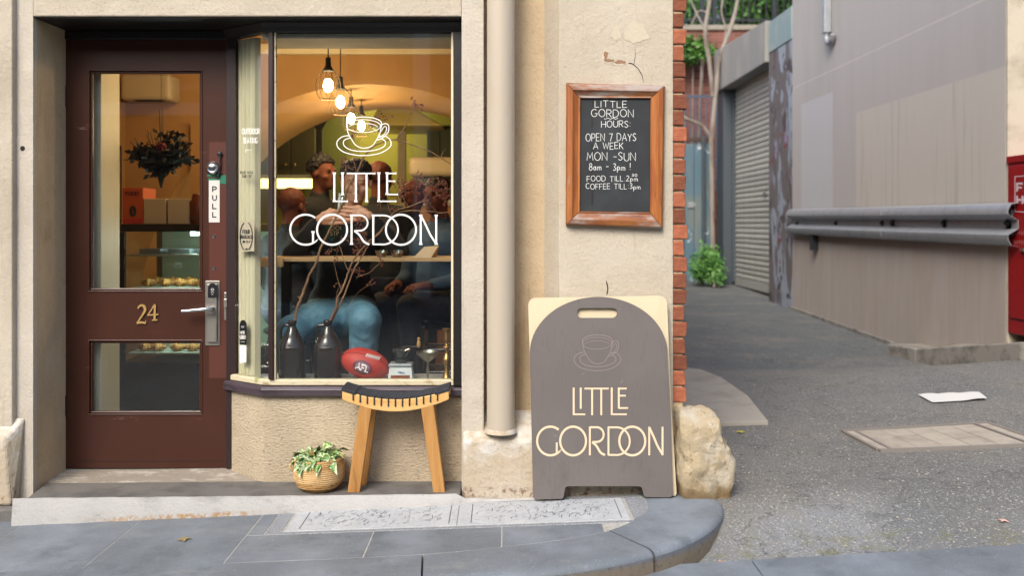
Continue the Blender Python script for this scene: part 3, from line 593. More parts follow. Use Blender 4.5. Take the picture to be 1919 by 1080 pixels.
# fallen leaves
def leaf_litter(px, py, col, lab, s_=.016, f=ga):
    p = gp(px, py, f); mb = MB(); a = random.uniform(0, 6)
    pts = [(p.x+s_*math.cos(a+q)*(1.5 if k % 2 == 0 else .7), p.y+s_*math.sin(a+q)*(1.5 if k % 2 == 0 else .7), f(p.x, p.y)+.004+.004*(k % 2)) for k, q in enumerate((0, .8, 1.6, 2.4, 3.14, 3.9, 4.7, 5.5))]
    mb.prism(pts, (0, 0, -.002)); o = mb.build('fallen_leaf', Mat('leaf_'+col, col, .7).m); thing('', lab, 'leaf', o=o)
leaf_litter(345, 1013, '8A7A52', 'brown dry leaf flattened on the bluestone paving before the door', .022, lambda x, y: g(x, 0)+.001)
leaf_litter(1307, 1018, 'B8703A', 'small orange leaf on the asphalt just below the rounded kerb')
leaf_litter(1880, 978, 'C8A090', 'pinkish leaf scrap on the asphalt near the right edge')
leaf_litter(1355, 1058, 'C08A60', 'tan leaf scrap in the gutter at the channel stone', .02)
leaf_litter(1388, 811, 'B8B040', 'yellow green leaf on the asphalt by the corner rock', .02)
# ================================================================== CAFE BUILDING
cafe = thing('cafe_building', 'cream plastered corner cafe building with maroon glazed door and big shop window', 'building')
TOP = 3.7
ZH = 2.313                               # underside of the lintel
def part(mb, name, m, **k): return mb.build(name, m, cafe, **k)
xL = (62-940)*D/S                         # left reveal
# left pier: pale strip, tan strip, flare at the far left; the reveal
mb = MB(); mb.box(-4.5, (30-940)*D/S, -.035, .27, .28, TOP); part(mb, 'wall', m_cream, bevel=.006)
xR = (118-940)*(D+.27)/S; xm = xL+(xR-xL)*.1
mb = MB(); mb.prism([((30-940)*D/S+.0005, 0, -.12), (xL, 0, -.12), (xm, .03, -.12), ((30-940)*D/S+.0005, .03, -.12)], (0, 0, TOP+.12)); part(mb, 'pilaster', m_pale)
mb = MB(); mb.prism([((30-940)*D/S+.0005, .0305, -.12), (xm, .0305, -.12), (xR, .30, -.12), ((30-940)*D/S+.0005, .30, -.12)], (0, 0, TOP+.12)); part(mb, 'door_reveal', m_reveal)
mb = MB(); mb.box(-4.5, (30-940)*D/S+.06, .271, .45, -.1, TOP); part(mb, 'wall', m_reveal)
mb = MB(); mb.lathe(at(42, 278, -.001)+Vector((0, -.002, 0)), [(0, 0), (.011, 0), (.013, .006)], 14, Vector((0, 1, 0))); part(mb, 'wall_hole', m_slot)
# left plinth block with sloped top
x1 = -2.345
mb = MB(); mb.hexa([(-4.5, -.08, -.05), (x1, -.08, -.05), (x1-.0, .0, -.05), (-4.5, .0, -.05), (-4.5, -.08, .27), (x1-.03, -.08, .27), (x1+.03, .0, .36), (-4.5, .0, .36)])
part(mb, 'plinth', m_plinth, bevel=.012, seg=3)
mb = MB(); mb.box(-4.5, -2.27, -.13, .0-.001, -.2, -.052); part(mb, 'plinth_footing', m_tread, bevel=.008)
# lintel above the shopfront
mb = MB(); mb.box(xL-.0, -.1949, -.002, .42, ZH, TOP); part(mb, 'lintel', m_cream, bevel=.006)
# soffit lining and frame heads
hd = thing('window', '', '') ; del hd['label']; del hd['category']; hd.parent = cafe
# right pilaster strip, recessed wall, pier
X = lambda px, Y=0.: (px-940)*(D+Y)/S
mb = MB(); mb.box(X(865), X(907), -.002, .20, -.1, TOP); part(mb, 'pilaster', m_pale, bevel=.006)
mb = MB(); mb.box(X(907)+.0005, X(1022, .12), .12, .30, -.1, TOP); part(mb, 'wall', m_reveal, bevel=.002)
mb = MB(); mb.prism([(X(1020, .12), .1195, -.1), (X(1048), -.0, -.1), (.835, 0, -.1), (.835, .30, -.1), (X(1020, .12), .30, -.1)], (0, 0, TOP+.1)); o = part(mb, 'wall', m_cream, bevel=.003)
# flaked plaster: patch, crack and chips on the pier
rng = random.Random(11)
def blob(cx, cz, rx, rz, y, m, name, n=26, am=.25, th=.002):
    pts = []; ph = [rng.uniform(0, 6) for _ in range(4)]
    for k in range(n):
        a = 2*math.pi*k/n; r_ = 1+am*(math.sin(3*a+ph[0])*.5+math.sin(5*a+ph[1])*.4+math.sin(9*a+ph[2])*.4); pts.append((cx+rx*r_*math.cos(a), y, cz+rz*r_*math.sin(a)))
    mb = MB(); mb.prism(pts, (0, th, 0)); return part(mb, name, m)
M = Mat('fresh_filler', 'BEB49E', .85); M.bump(M.noise(40, 4), .003); m_fill = M.m
p = at(1192, 62, 0); blob(p.x, p.z, .055, .05, -.0022, m_fill, 'filler_patch'); p = at(1155, 62, 0); blob(p.x, p.z, .022, .035, -.0018, m_fill, 'filler_patch')
m_flake = Mat('bare_flake', '8F7058', .9).m; M = Mat('flake_rim', 'C4BAA4', .8); m_rim = M.m
for (px, py, a, b) in ((1135, 103, .010, .02), (1141, 113, .022, .008), (1162, 116, .028, .009)):
    p = at(px, py, 0); blob(p.x-.002, p.z-.004, a*1.35, b*1.4, -.0016, m_rim, 'paint_flake'); blob(p.x, p.z, a, b, -.0026, m_flake, 'paint_flake')
mb = MB(); mb.ribbon([(1168, 116), (1185, 119), (1196, 128), (1203, 140), (1206, 153)], [2.4, 1.6, 1.3, 1.2, .5], lambda u, v_: at(u, v_, -.0012)); mb.ribbon([(1188, 120.2), (1191, 105), (1190, 90)], [1, .6, .4], lambda u, v_: at(u, v_, -.0012))
part(mb, 'plaster_crack', m_slot); mb = MB(); mb.ribbon(spline([(1137, 553), (1139, 543), (1138, 534), (1136, 526)], 3), [1, 2.2]+[2.2]*6+[1.2]*2+[.6], lambda u, v_: at(u, v_, -.0012)); part(mb, 'plaster_crack', m_slot)
# plinth blocks on the right: concrete block under the pipe
mb = MB(); xa, xb = X(868), X(1052)
mb.hexa([(xa, -.055, -.12), (xb, -.055, -.12), (xb, .12, -.12), (xa, .12, -.12), (xa, -.055, .255), (xb, -.055, .255), (xb, .12, .375), (xa, .12, .375)])
part(mb, 'plinth', m_plinth, bevel=.014, seg=3)
mb = MB(); mb.box(xb+.001, .835, -.03, .001, -.12, .24); part(mb, 'plinth', m_plinth, bevel=.01)
# the brick quoin showing past the plaster: one course after another
mb = MB(); mb.box(.8355, .884, .014, .32, -.12, TOP); mb.box(.70, .885, .30, 14.0, -.2, TOP); part(mb, 'side_wall', [m_mortar])
mb = MB(); mb.box(.8855, .897, .33, 13.9, -.2, TOP); part(mb, 'side_wall', m_brickwork)
z = .43; k = 0; protos = []
for q in range(6):
    mb = MB(); rg = random.Random(q); w_ = .072
    pts = [(-.03, 0), (w_, 0), (w_, .0)]
    mb.box(-.03, w_-.006, 0, .11 if q % 2 else .22, 0, .0705)
    vs = []
    for vv in mb.v: vs.append((vv[0]+(rg.uniform(-.008, .006) if vv[0] > 0 else 0), vv[1]+rg.uniform(0, .006), vv[2]+rg.uniform(-.003, .003)))
    mb.v = vs; protos.append(mb.mesh('brick', m_brick))
while z < TOP:
    me = protos[(k*5+k//3) % 6]
    b = bpy.data.objects.new('brick', me); COL.objects.link(b); b.parent = cafe
    b.location = (.838+[.0, -.008][k % 2]+rng.uniform(-.004, .004), rng.uniform(-.002, .004), z); bv = b.modifiers.new('bevel', 'BEVEL'); bv.width = .006; bv.segments = 2
    z += .0795; k += 1
# drainpipe
mb = MB(); px_ = X(938.5, -.02); mb.tube([(px_, -.02, .295), (px_, -.02, 1.2), (px_+.001, -.02, TOP)], .0675, 28)
part(mb, 'drainpipe', m_pipe, smooth=True); mb = MB(); mb.lathe((px_, -.02, .29), [(.078, 0), (.073, .012), (.069, .02)], 28); part(mb, 'pipe_collar', m_plinth, smooth=True)
# roof and back
mb = MB(); mb.box(-4.5, .897, .1, 14, TOP, TOP+.25); part(mb, 'roof', m_pale)
# threshold, step
YD = .30
mb = MB(); ys_ = [(.115, .012), (YD+.10, .036)]
mb.prism([(-2.30, .113, .006), (-1.187, .113, .006), (-1.43, .30, .03), (-1.43, .42, .034), (-2.30, .42, .034), ], (0, 0, -.12)); part(mb, 'threshold', m_thresh, bevel=.003)
mb = MB(); mb.prism([(-2.27, .1125, .0055), (-2.22, -.176, .0145), (-1.1, -.14, .0145), (-.198, -.105, .0145), (-.198, .16, .012), (-2.0, .1125, .007)], (0, 0, -.15)); part(mb, 'step', m_tread, bevel=.002)
# white painted nosing of the step, dying out to the right
mb = MB(); xs_ = np.linspace(-2.28, X(1000), 60); vs = []
for i, x in enumerate(xs_):
    t = (x+2.28)/(2.28+.2); zt = .0168 if x < -.2 else g(x, 0)+.006+.02*max(0, (.0-x)/.2); gg = g(x, 0); yt = float(np.interp(x, [-2.25, -1.1, -.23, -.1, .2], [-.186, -.15, -.118, -.075, -.06]))+.0025*math.sin(x*23)+.002*math.sin(x*61); yb = yt-.014
    f = .55
    vs += [(x, yt+.012, zt-.0015), (x, yt, zt), (x, (yt*f+yb*(1-f)), zt*.62+gg*.38+.003), (x, yb, gg+.002), (x, yb, gg-.05), (x, yt+.012, gg-.05)]
fs = [(i*6+j, i*6+j+1, (i+1)*6+j+1, (i+1)*6+j) for i in range(59) for j in range(5)]+[list(range(6)), [59*6+j for j in range(5, -1, -1)]]
mb.add(vs, fs); part(mb, 'step_nosing', m_step, smooth=True, angle=60)
# render panels under the window (front and splay)
YW = .12
cx_ = -1.187; ex = (427-940)*(D+YD)/S
ZS = EYE-(742-420)*(D+YW)/S
mb = MB(); mb.prism([(ex, YD, -.02), (cx_, YW, -.02), (X(865)-.0005, YW, -.02), (X(865)-.0005, YW+.12, -.02), (cx_+.05, YW+.12, -.02), (ex+.09, YD+.05, -.02)], (0, 0, ZS+.02)); part(mb, 'wall', m_coarse, bevel=.003)
# sill: dark moulding that turns the corner
def follow(prof, name, m, x_end=X(865)-.001, parent=cafe, x_start=None):   # prof (out, z): out = distance in front of the glass plane
    mb = MB(); rows = []
    dirx = Vector((cx_-ex, YW-YD, 0)).normalized(); nrm1 = Vector((dirx.y, -dirx.x, 0)); nrm2 = Vector((0, -1, 0)); bis = (nrm1+nrm2).normalized(); kk = 1/bis.dot(nrm2)
    for P_, N_ in ((Vector((ex, YD, 0)), nrm1), (Vector((cx_, YW, 0)), bis*kk), (Vector((x_end, YW, 0)), nrm2)):
        rows.append([P_+N_*o_+Vector((0, 0, z_)) for o_, z_ in prof])
    n_ = len(prof); mb.add([p for r_ in rows for p in r_], [(i*n_+j, i*n_+(j+1) % n_, (i+1)*n_+(j+1) % n_, (i+1)*n_+j) for i in range(2) for j in range(n_)]+[list(range(n_)), [2*n_+j for j in range(n_-1, -1, -1)]])
    return mb.build(name, m, parent, bevel=.002)
Z0 = .505
follow([(-.03, Z0-.012), (.018, Z0-.016), (.03, Z0-.03), (.03, Z0-.06), (.015, ZS-.004), (-.03, ZS-.004)], 'window_sill', m_sill)
follow([(-.03, Z0-.0115), (.004, Z0-.0115), (.004, Z0+.012), (-.005, Z0+.018), (-.03, Z0+.018)], 'bottom_rail', m_peel, X(850), hd)
follow([(-.04, 2.26), (.012, 2.26), (.02, 2.285), (.03, ZH-.008), (-.04, ZH-.008)], 'window_head', m_black, X(865)-.001, hd)
mb = MB(); mb.box(xL+.003, X(865)-.002, .012, .42, ZH-.008+.0015, ZH-.0015); part(mb, 'soffit', m_black)
# mullion, right frame, door post
mb = MB(); mb.prism([(X(504, YW), YW-.018, Z0+.019), (X(513, YW), YW-.018, Z0+.019), (X(515, YW), YW+.02, Z0+.019), (X(506, YW), YW+.025, Z0+.019)], (0, 0, 2.26-Z0-.02)); mb.build('mullion', m_frame, hd, bevel=.003)
mb = MB(); mb.box(X(514.5, YW), X(517, YW), YW-.004, YW+.02, Z0+.019, 2.259); mb.build('glazing_bead', m_peel, hd)
mb = MB(); mb.box(X(850, YW), X(865)-.001, YW-.03, YW+.05, Z0-.011, 2.259); mb.build('frame', m_black, hd, bevel=.003)
mb = MB(); mb.box(X(845.5, YW), X(849.5, YW), YW-.006, YW+.02, Z0+.019, 2.259); mb.build('glazing_bead', m_joinery, hd)
mb = MB(); mb.box(X(425.5, YD), X(444, YD), YD-.02, YD+.07, .032, ZH-.009); part(mb, 'door_frame', m_frame, bevel=.004)
mb = MB(); mb.box(X(117, YD)-.03, X(122.5, YD), YD-.012, YD+.07, .035, ZH-.009); mb.box(X(122.5, YD)+.0005, X(425.5, YD)-.0005, YD-.012, YD+.07, EYE+345*4.8/S+.003, ZH-.009); part(mb, 'door_frame', m_black, bevel=.004)
# panes
mb = MB(); mb.box(X(517, YW), X(847, YW), YW, YW+.004, Z0+.012, 2.265); mb.build('pane', m_glass, hd)
mb = MB(); mb.prism([(ex+.05, YD-.04, Z0+.01), (cx_+.035, YW-.0, Z0+.01), (cx_+.038, YW+.004, Z0+.01), (ex+.053, YD-.036, Z0+.01)], (0, 0, 2.26-Z0)); mb.build('pane', m_glass, hd)
# dust flecks on the panes
rngd = random.Random(31); m_dust = Mat('dust', 'C8C4BA', .9).m
for kk_, (x0_, x1_, z0_, z1_, yy_, n_) in enumerate(((X(520, YW), X(845, YW), Z0+.03, 2.24, YW-.0012, 150),)):
    mb = MB()
    for _ in range(n_):
        px, pz = rngd.uniform(x0_, x1_), rngd.uniform(z0_, z1_); s_ = rngd.choice((.0007, .001, .0016)); mb.add([(px, yy_, pz), (px+s_, yy_, pz+s_*.4), (px+s_*.6, yy_, pz+s_*1.4)], [(0, 1, 2)])
    mb.build('dust_fleck', m_dust, hd, kind='stuff')
# lettering on the glass
mb = MB(); fn = lambda u, v_: at(u, v_, YW-.0015); logo(mb, fn); mb.build('window_lettering', m_vinyl, hd)
mb = MB(); cup(mb, fn, 1.6); mb.build('cup_drawing', m_vinyl, hd)
# small writing on the splayed pane
def sp(u, v_, o_=.002):                  # pixel -> point on the splayed pane (a vertical plane through two points)
    a = Vector((ex+.05, YD-.04)); b = Vector((cx_+.035, YW)); t_ = (b-a); k_ = (u-940)/S
    # (x, y): x = k*(D+y)
    s_ = (k_*(D+a.y)-a.x)/(t_.x-k_*t_.y); q = a+t_*s_; nn = Vector((t_.y, -t_.x)).normalized(); q = q+nn*o_
    return (q.x, q.y, EYE-(v_-420)*(D+q.y)/S)
mb = MB()
text(mb, 'OUTDOOR', 454, 487, 241, 251, 1.1, sp); mb.build('window_lettering', m_vinyl, hd); mb = MB(); text(mb, 'SEATING', 456, 483, 258, 268, 1.1, sp); mb.build('window_lettering', m_vinyl, hd); mb = MB(); mb.ribbon([(461, 281), (472, 281)], 1, sp); mb.ribbon([(461, 280), (461, 286)], 1, sp)
mb.build('window_lettering', m_vinyl, hd)
mb = MB(); text(mb, 'PLEASE WATCH', 451, 474, 321, 326, .8, sp); mb.build('window_lettering', m_ink, hd); mb = MB(); text(mb, 'YOUR STEP', 454, 472, 328, 333, .8, sp); mb.build('window_lettering', m_ink, hd)
mb = MB(); mb.prism([sp(448, 415), sp(477, 413), sp(477, 471), sp(448, 472)], (.0005, .001, 0)); st_ = mb.build('sticker', m_stick, hd)
mb = MB(); s2 = lambda u, v_: sp(u, v_, .004)
mb.ribbon(arc(462.5, 443, 11.5, 27, 110, 250, 20), 1.7, s2); mb.ribbon(arc(462.5, 443, 11.5, 27, 70, -70, 20), 1.7, s2)
text(mb, 'FOUR', 456, 469, 431, 438, 1.1, s2); text(mb, 'RASCALS', 452.5, 473, 441, 447, 1.1, s2); mb.ribbon([(456, 453), (460, 453)], 4, s2); mb.ribbon(arc(464, 453, 1.6, 2, 0, 360, 8), .8, s2); mb.ribbon([(467, 455), (470, 451)], 1, s2); mb.ribbon([(461, 467), (465, 467)], 2.5, s2)
o = mb.build('sticker_print', m_ink, hd)
mb = MB(); pts = arc(456, 610, 6.5, 10, 180, 0, 12)+[(462.5, 646), (449.5, 646)]; mb.prism([sp(u, v_, .002) for u, v_ in pts], (.0005, .001, 0)); mb.build('sticker', m_plastic, hd)
mb = MB(); text(mb, 'LITTLE', 452, 460, 621, 626, .9, s2); text(mb, 'GORDON', 451, 461.5, 629, 636, .9, s2); mb.ribbon(arc(456, 612, 2.5, 2.5, 180, 360, 6), .7, s2); mb.ribbon([(453, 612), (459, 612)], .7, s2); mb.ribbon([(452, 641), (460, 641)], .8, s2); mb.build('sticker_print', m_label, hd)
mb = MB(); mb.prism([sp(450, 648, .002), sp(462, 648, .002), sp(462, 679, .002), sp(450, 681, .002)], (.0005, .001, 0)); mb.build('sticker', m_vinyl, hd)
mb = MB()
for q in range(8): mb.ribbon([(452, 652+q*3.4), (455+q % 3*2, 652+q*3.4)], .6, s2)
mb.build('sticker_print', Mat('faded_ink', '9A9C9C').m, hd)
# ---------------------------------------------------------------- DOOR
door = thing('door', '', ''); del door['label']; del door['category']; door.parent = cafe
T = EYE+345*4.8/S; B = .032
dx = lambda px: X(px, YD)
dz_ = lambda py: EYE-(py-420)*4.8/S
mb = MB()
def rail(x0, x1, z0, z1): mb.box(x0, x1, YD, YD+.045, z0, z1)
xa, xb, ga1, ga2 = dx(123), dx(424.5), dx(168), dx(377)
rail(xa, ga1, B, T); rail(ga2, xb, B, T); rail(ga1, ga2, dz_(133), T); rail(ga1, ga2, dz_(640), dz_(545)); rail(ga1, ga2, B, dz_(776))
leafo = mb.build('door_leaf', m_door, door, weld=True)
for (a, b) in ((133, 545), (640, 776)):
    mb = MB(); w_ = .012; x0, x1, z1, z0 = ga1, ga2, dz_(a), dz_(b)
    for (p, q, r_, s_) in ((x0, x1, z1-w_, z1), (x0, x1, z0, z0+w_), (x0, x0+w_, z0+w_, z1-w_), (x1-w_, x1, z0+w_, z1-w_)): mb.box(p, q, YD+.006, YD+.024, r_, s_)
    mb.build('bead', m_door, door, bevel=.005)
    mb = MB(); mb.box(x0, x1, YD+.024, YD+.028, z0, z1); mb.build('pane', m_glass, door)
# raised moulding line round the openings
for (a, b) in ((133, 545), (640, 776)):
    mb = MB(); o_ = .008; x0, x1, z1, z0 = ga1-o_, ga2+o_, dz_(a)+o_, dz_(b)-o_
    for (p, q, r_, s_) in ((x0, x1, z1-o_, z1), (x0, x1, z0, z0+o_), (x0, x0+o_, z0+o_, z1-o_), (x1-o_, x1, z0+o_, z1-o_)): mb.box(p, q, YD-.004, YD, r_, s_)
    mb.build('moulding', m_door, door, bevel=.003)
mb = MB(); mb.box(dx(135), dx(420), YD-.001, YD, dz_(866), dz_(864.5)); mb.build('kick_seam', m_frame, door)
P = lambda u, v_, y=YD-.002: at(u, v_, y)
# house number 24
mb = MB()
two = spline([(259, 579), (261, 574.5), (266.5, 572.5), (271, 575.5), (272, 582), (267, 591), (257.5, 605)], 6)
mb.ribbon(two, [2.2+2.6*math.sin(math.pi*i/(len(two)-1)) for i in range(len(two))], lambda u, v_: P(u, v_, YD-.006)); mb.ribbon([(256.5, 605.5), (266, 604.5), (273.5, 606)], [4.4, 4, 3], lambda u, v_: P(u, v_, YD-.006))
mb.ribbon([(272, 607), (273.5, 601)], [2.5, 1], lambda u, v_: P(u, v_, YD-.006))
mb.ribbon([(290.5, 571), (290.3, 585), (290, 600)], [3.6, 4, 4], lambda u, v_: P(u, v_, YD-.006)); mb.ribbon([(290, 571), (277, 591)], [3, 2], lambda u, v_: P(u, v_, YD-.0055)); mb.ribbon([(276.5, 591), (297, 589.5)], 2.6, lambda u, v_: P(u, v_, YD-.0052)); mb.ribbon([(285, 600.5), (295.5, 600)], 2.4, lambda u, v_: P(u, v_, YD-.0052))
o = mb.build('house_number', m_gold, door); s_ = o.modifiers.new('thick', 'SOLIDIFY'); s_.thickness = .003
# deadlock, escutcheon with hanging cover, chips
c_ = P(400, 315); mb = MB(); mb.lathe(c_, [(.035, 0), (.035, .008), (.030, .02), (.024, .026), (.02, .024), (.012, .026), (0, .027)], 28, Vector((0, -1, 0))); mb.build('deadlock', m_chrome, door, smooth=True)
mb = MB(); mb.tube([P(411, 286, YD-.008), P(412, 300, YD-.016), P(411, 318, YD-.012), P(409, 331, YD-.008)], [.006, .004, .005, .007], 8); mb.ball(P(411.5, 288, YD-.01), .014, .008, .014); mb.tube([P(404, 333, YD-.008), P(415, 322, YD-.012)], .003, 6); mb.build('keyhole_cover', m_rail, door, smooth=True)
mb = MB(); mb.ribbon([(388, 329), (424, 330), (424, 342), (410, 343), (408, 336), (390, 336)], 4, lambda u, v_: P(u, v_, YD-.0012)); mb.prism([P(408, 330, YD-.0011), P(424, 330, YD-.0011), P(424, 345, YD-.0011), P(412, 344, YD-.0011)], (0, .001, 0)); mb.build('paint_chip', m_green, door)
mb = MB(); mb.box(dx(391.5), dx(412), YD-.003, YD, dz_(417), dz_(338)); mb.build('pull_sign', m_label, door, bevel=.001)
mb = MB()
for k, ch in enumerate('PULL'): text(mb, ch, 398.5, 405.5, 350+k*15.8, 359.5+k*15.8, 1.9, lambda u, v_: P(u, v_, YD-.0042))
mb.build('sign_lettering', m_ink, door)
for py in (443.5, 503.5):
    c_ = P(401, py, YD); mb = MB(); mb.lathe(c_, [(.0095, 0), (.009, .003), (.004, .0035), (.0035, .001), (0, .001)], 16, Vector((0, -1, 0))); mb.build('screw_cup', m_chrome, door, smooth=True)
mb = MB(); mb.box(dx(385), dx(412.5), YD-.006, YD, dz_(648), dz_(526)); mb.build('lock_guard', m_steel, door, bevel=.005, seg=3)
mb = MB(); mb.box(dx(389), dx(408.5), YD-.02, YD-.006, dz_(641), dz_(532)); mb.build('lock_plate', m_steel, door, bevel=.004, seg=3)
mb = MB(); pts = arc(398, 540, 8.5, 9, 180, 0, 10)+[(406.5, 558), (389.5, 558)]; mb.prism([P(u, v_, YD-.024) for u, v_ in pts], (0, .004, 0)); mb.build('card_reader', m_plastic, door)
mb = MB(); mb.ribbon(arc(398, 543, 2.5, 2, 0, 360, 8), 1, lambda u, v_: P(u, v_, YD-.0255)); mb.ribbon([(395, 548), (401, 548)], .9, lambda u, v_: P(u, v_, YD-.0255)); mb.ribbon([(396, 552), (400, 552)], .9, lambda u, v_: P(u, v_, YD-.0255)); mb.build('reader_symbol', m_label, door)
mb = MB(); mb.tube([P(397, 579, YD-.018), P(397, 579, YD-.05), P(394, 579.5, YD-.062), P(380, 580.5, YD-.064), P(341, 584, YD-.064)], [.012, .012, .0115, .0105, .009], 14); mb.build('handle', m_chrome, door, smooth=True, angle=60)
mb = MB(); mb.box(dx(422), dx(428), YD-.026, YD-.0, dz_(576), dz_(560)); mb.box(dx(421), dx(427), YD-.012, YD-.0, dz_(600), dz_(548)); mb.build('strike_plate', m_steel, door, bevel=.002)
mb = MB(); mb.box(dx(121), dx(125), YD-.006, YD+.0, dz_(780), dz_(742)); mb.build('hinge', m_frame, door, bevel=.002); mb = MB(); mb.box(dx(121), dx(125), YD-.006, YD+.0, dz_(200), dz_(160)); mb.build('hinge', m_frame, door, bevel=.002)
mb = MB(); mb.box(xa, xb, YD+.0, YD+.05, B-.004, B-.001); mb.build('weather_bar', m_slot, door)
# ================================================================== CHALKBOARD
cb = thing('chalkboard_sign', 'framed blackboard of opening hours in chalk, hung on the cream corner pier', 'chalkboard')
F = [(1061, 155), (1246, 160), (1242, 429), (1060, 422)]; I = [(1088, 184), (1219, 184), (1218, 398), (1087, 396)]
names = (('frame_rail', m_fh), ('frame_stile', m_fv), ('frame_rail', m_fh), ('frame_stile', m_fv))
for i in range(4):
    j = (i+1) % 4; mb = MB(); rows = []
    for a, b in ((F[i], I[i]), (F[j], I[j])):
        row = []
        for t_, y_ in ((0, -.002), (0, -.022), (.12, -.042), (.45, -.046), (.6, -.036), (.85, -.026), (.97, -.028), (1, -.020), (1, -.002)):
            row.append(at(a[0]*(1-t_)+b[0]*t_, a[1]*(1-t_)+b[1]*t_, y_))
        rows.append(row)
    # small gap at the mitres
    dv = (rows[1][0]-rows[0][0]).normalized()*.0012; rows[0] = [p+dv for p in rows[0]]; rows[1] = [p-dv for p in rows[1]]
    n_ = 9; mb.add(rows[0]+rows[1], [(q, (q+1) % n_, n_+(q+1) % n_, n_+q) for q in range(n_)]+[list(range(n_)), [n_+q for q in range(n_-1, -1, -1)]])
    mb.build(names[i][0], names[i][1], cb, bevel=.0015)
mb = MB(); mb.prism([at(u, v_, -.016) for u, v_ in I], (0, .012, 0)); mb.build('slate', m_chalkb, cb)
mb = MB(); rng = random.Random(4); fc = lambda u, v_: at(u, v_, -.0172)
for s_, x0, x1, y0, y1 in (('LITTLE', 1115, 1175, 189, 201), ('GORDON', 1108, 1187, 205, 219), ('HOURS:', 1127, 1182, 226, 238), ('OPEN 7 DAYS', 1098, 1192, 250, 264), ('A WEEK', 1112, 1168, 267, 279),
        ('MON -SUN', 1100, 1191, 286, 301), ('8am - 3pm !', 1104, 1182, 306, 319), ('FOOD TILL:2pm', 1100, 1195, 330, 340), ('COFFEE TILL:3pm', 1098, 1200, 344, 354)):
    mb = MB(); text(mb, s_, x0, x1, y0, y1, 1.15 if y1-y0 > 11 else .95, fc, .8, rng); mb.build('chalk_line', m_chalk, cb)
mb = MB(); text(mb, '30', 1184, 1194, 326, 330.5, .8, fc); mb.build('chalk_line', m_chalk, cb)
mb = MB(); mb.ribbon([(1132+q*2, 222+1.1*math.sin(q*1.3)) for q in range(14)], 1, fc); mb.build('chalk_flourish', m_chalk, cb)
# ================================================================== SANDWICH BOARD
sb = thing('sandwich_board', 'grey arched sandwich board with cream cup drawing and lettering on pavement before pier', 'sign')
def sy(v_, o_=0): t_ = (937-v_)/(937-557); return -.125+.055*t_+o_       # the board leans back to the wall
def board(pts, hole, y_off, name, m, m_edge):
    bm = bmesh.new(); th = .014
    def loop(pp): return [bm.verts.new(at(u, v_, sy(v_, y_off))) for u, v_ in pp]
    vs = loop(pts); es = [bm.edges.new((vs[i], vs[(i+1) % len(vs)])) for i in range(len(vs))]
    if hole: hv = loop(hole); es += [bm.edges.new((hv[i], hv[(i+1) % len(hv)])) for i in range(len(hv))]
    bmesh.ops.triangle_fill(bm, use_beauty=True, edges=es)
    gg = bmesh.ops.extrude_face_region(bm, geom=list(bm.faces)); bmesh.ops.translate(bm, verts=[e for e in gg['geom'] if isinstance(e, bmesh.types.BMVert)], vec=(0, th, 0))
    bmesh.ops.recalc_face_normals(bm, faces=bm.faces); me = bpy.data.meshes.new(name); bm.to_mesh(me); bm.free()
    me.materials.append(m); me.materials.append(m_edge)
    for p in me.polygons: p.material_index = 1 if abs(p.normal.y) < .5 else 0
    o = bpy.data.objects.new(name, me); COL.objects.link(o); o.parent = sb; return o
slot = arc(1147.5, 587, 9.5, 9.5, 90, -90, 8)+arc(1090.5, 587, 9.5, 9.5, 270, 90, 8)
def foot(xl, xr, l, r): return [(xr, 925)]+arc(xr-7, 926, 7, 7, 0, -90, 4)+arc(r+10, 926, 7, 7, -90, -180, 4)+arc(r-6, 919, 7, 7, 0, 90, 4)[:]+arc(l+8, 919, 7, 7, 90, 180, 4)+arc(l-7, 929, 7, 7, 0, -90, 4)+arc(xl+8, 930, 7, 7, -90, -180, 4)
front = arc(1122, 663, 129, 106, 180, 0, 40)+[(1257, 770), (1261.5, 925)]+foot(998, 1261.5, 1057, 1203)
front = [p for p in front]
board(front, slot, 0, 'front_panel', m_board, m_board)
back = arc(1004, 573, 14, 14, 180, 90, 6)+arc(1236, 569, 14, 14, 90, 0, 6)+[(1258, 760), (1268, 925)]+[(1266, 930), (1212, 930), (1210, 905), (1052, 905), (1048, 932), (1002, 932), (992, 640)]
board(back, None, .02, 'rear_panel', m_ply, m_ply)
def mp(u, v_, e=.0012):
    if v_ < 300: U = 1076+(u-631)*.854; V = 628+(v_-219)*.93
    elif v_ < 390: U = 1075.5+(u-627)*.855; V = 727+(v_-323)*.925
    else: U = 1006.7+(u-544)*.859; V = 800+(v_-402)*.95
    return at(U, V, sy(V)-e)
mb = MB(); logo(mb, mp, 4.6, 4.2, False); mb.build('board_lettering', m_bprint, sb)
mb = MB(); cup(mb, mp, 1.5); mb.build('cup_drawing', m_bline, sb)
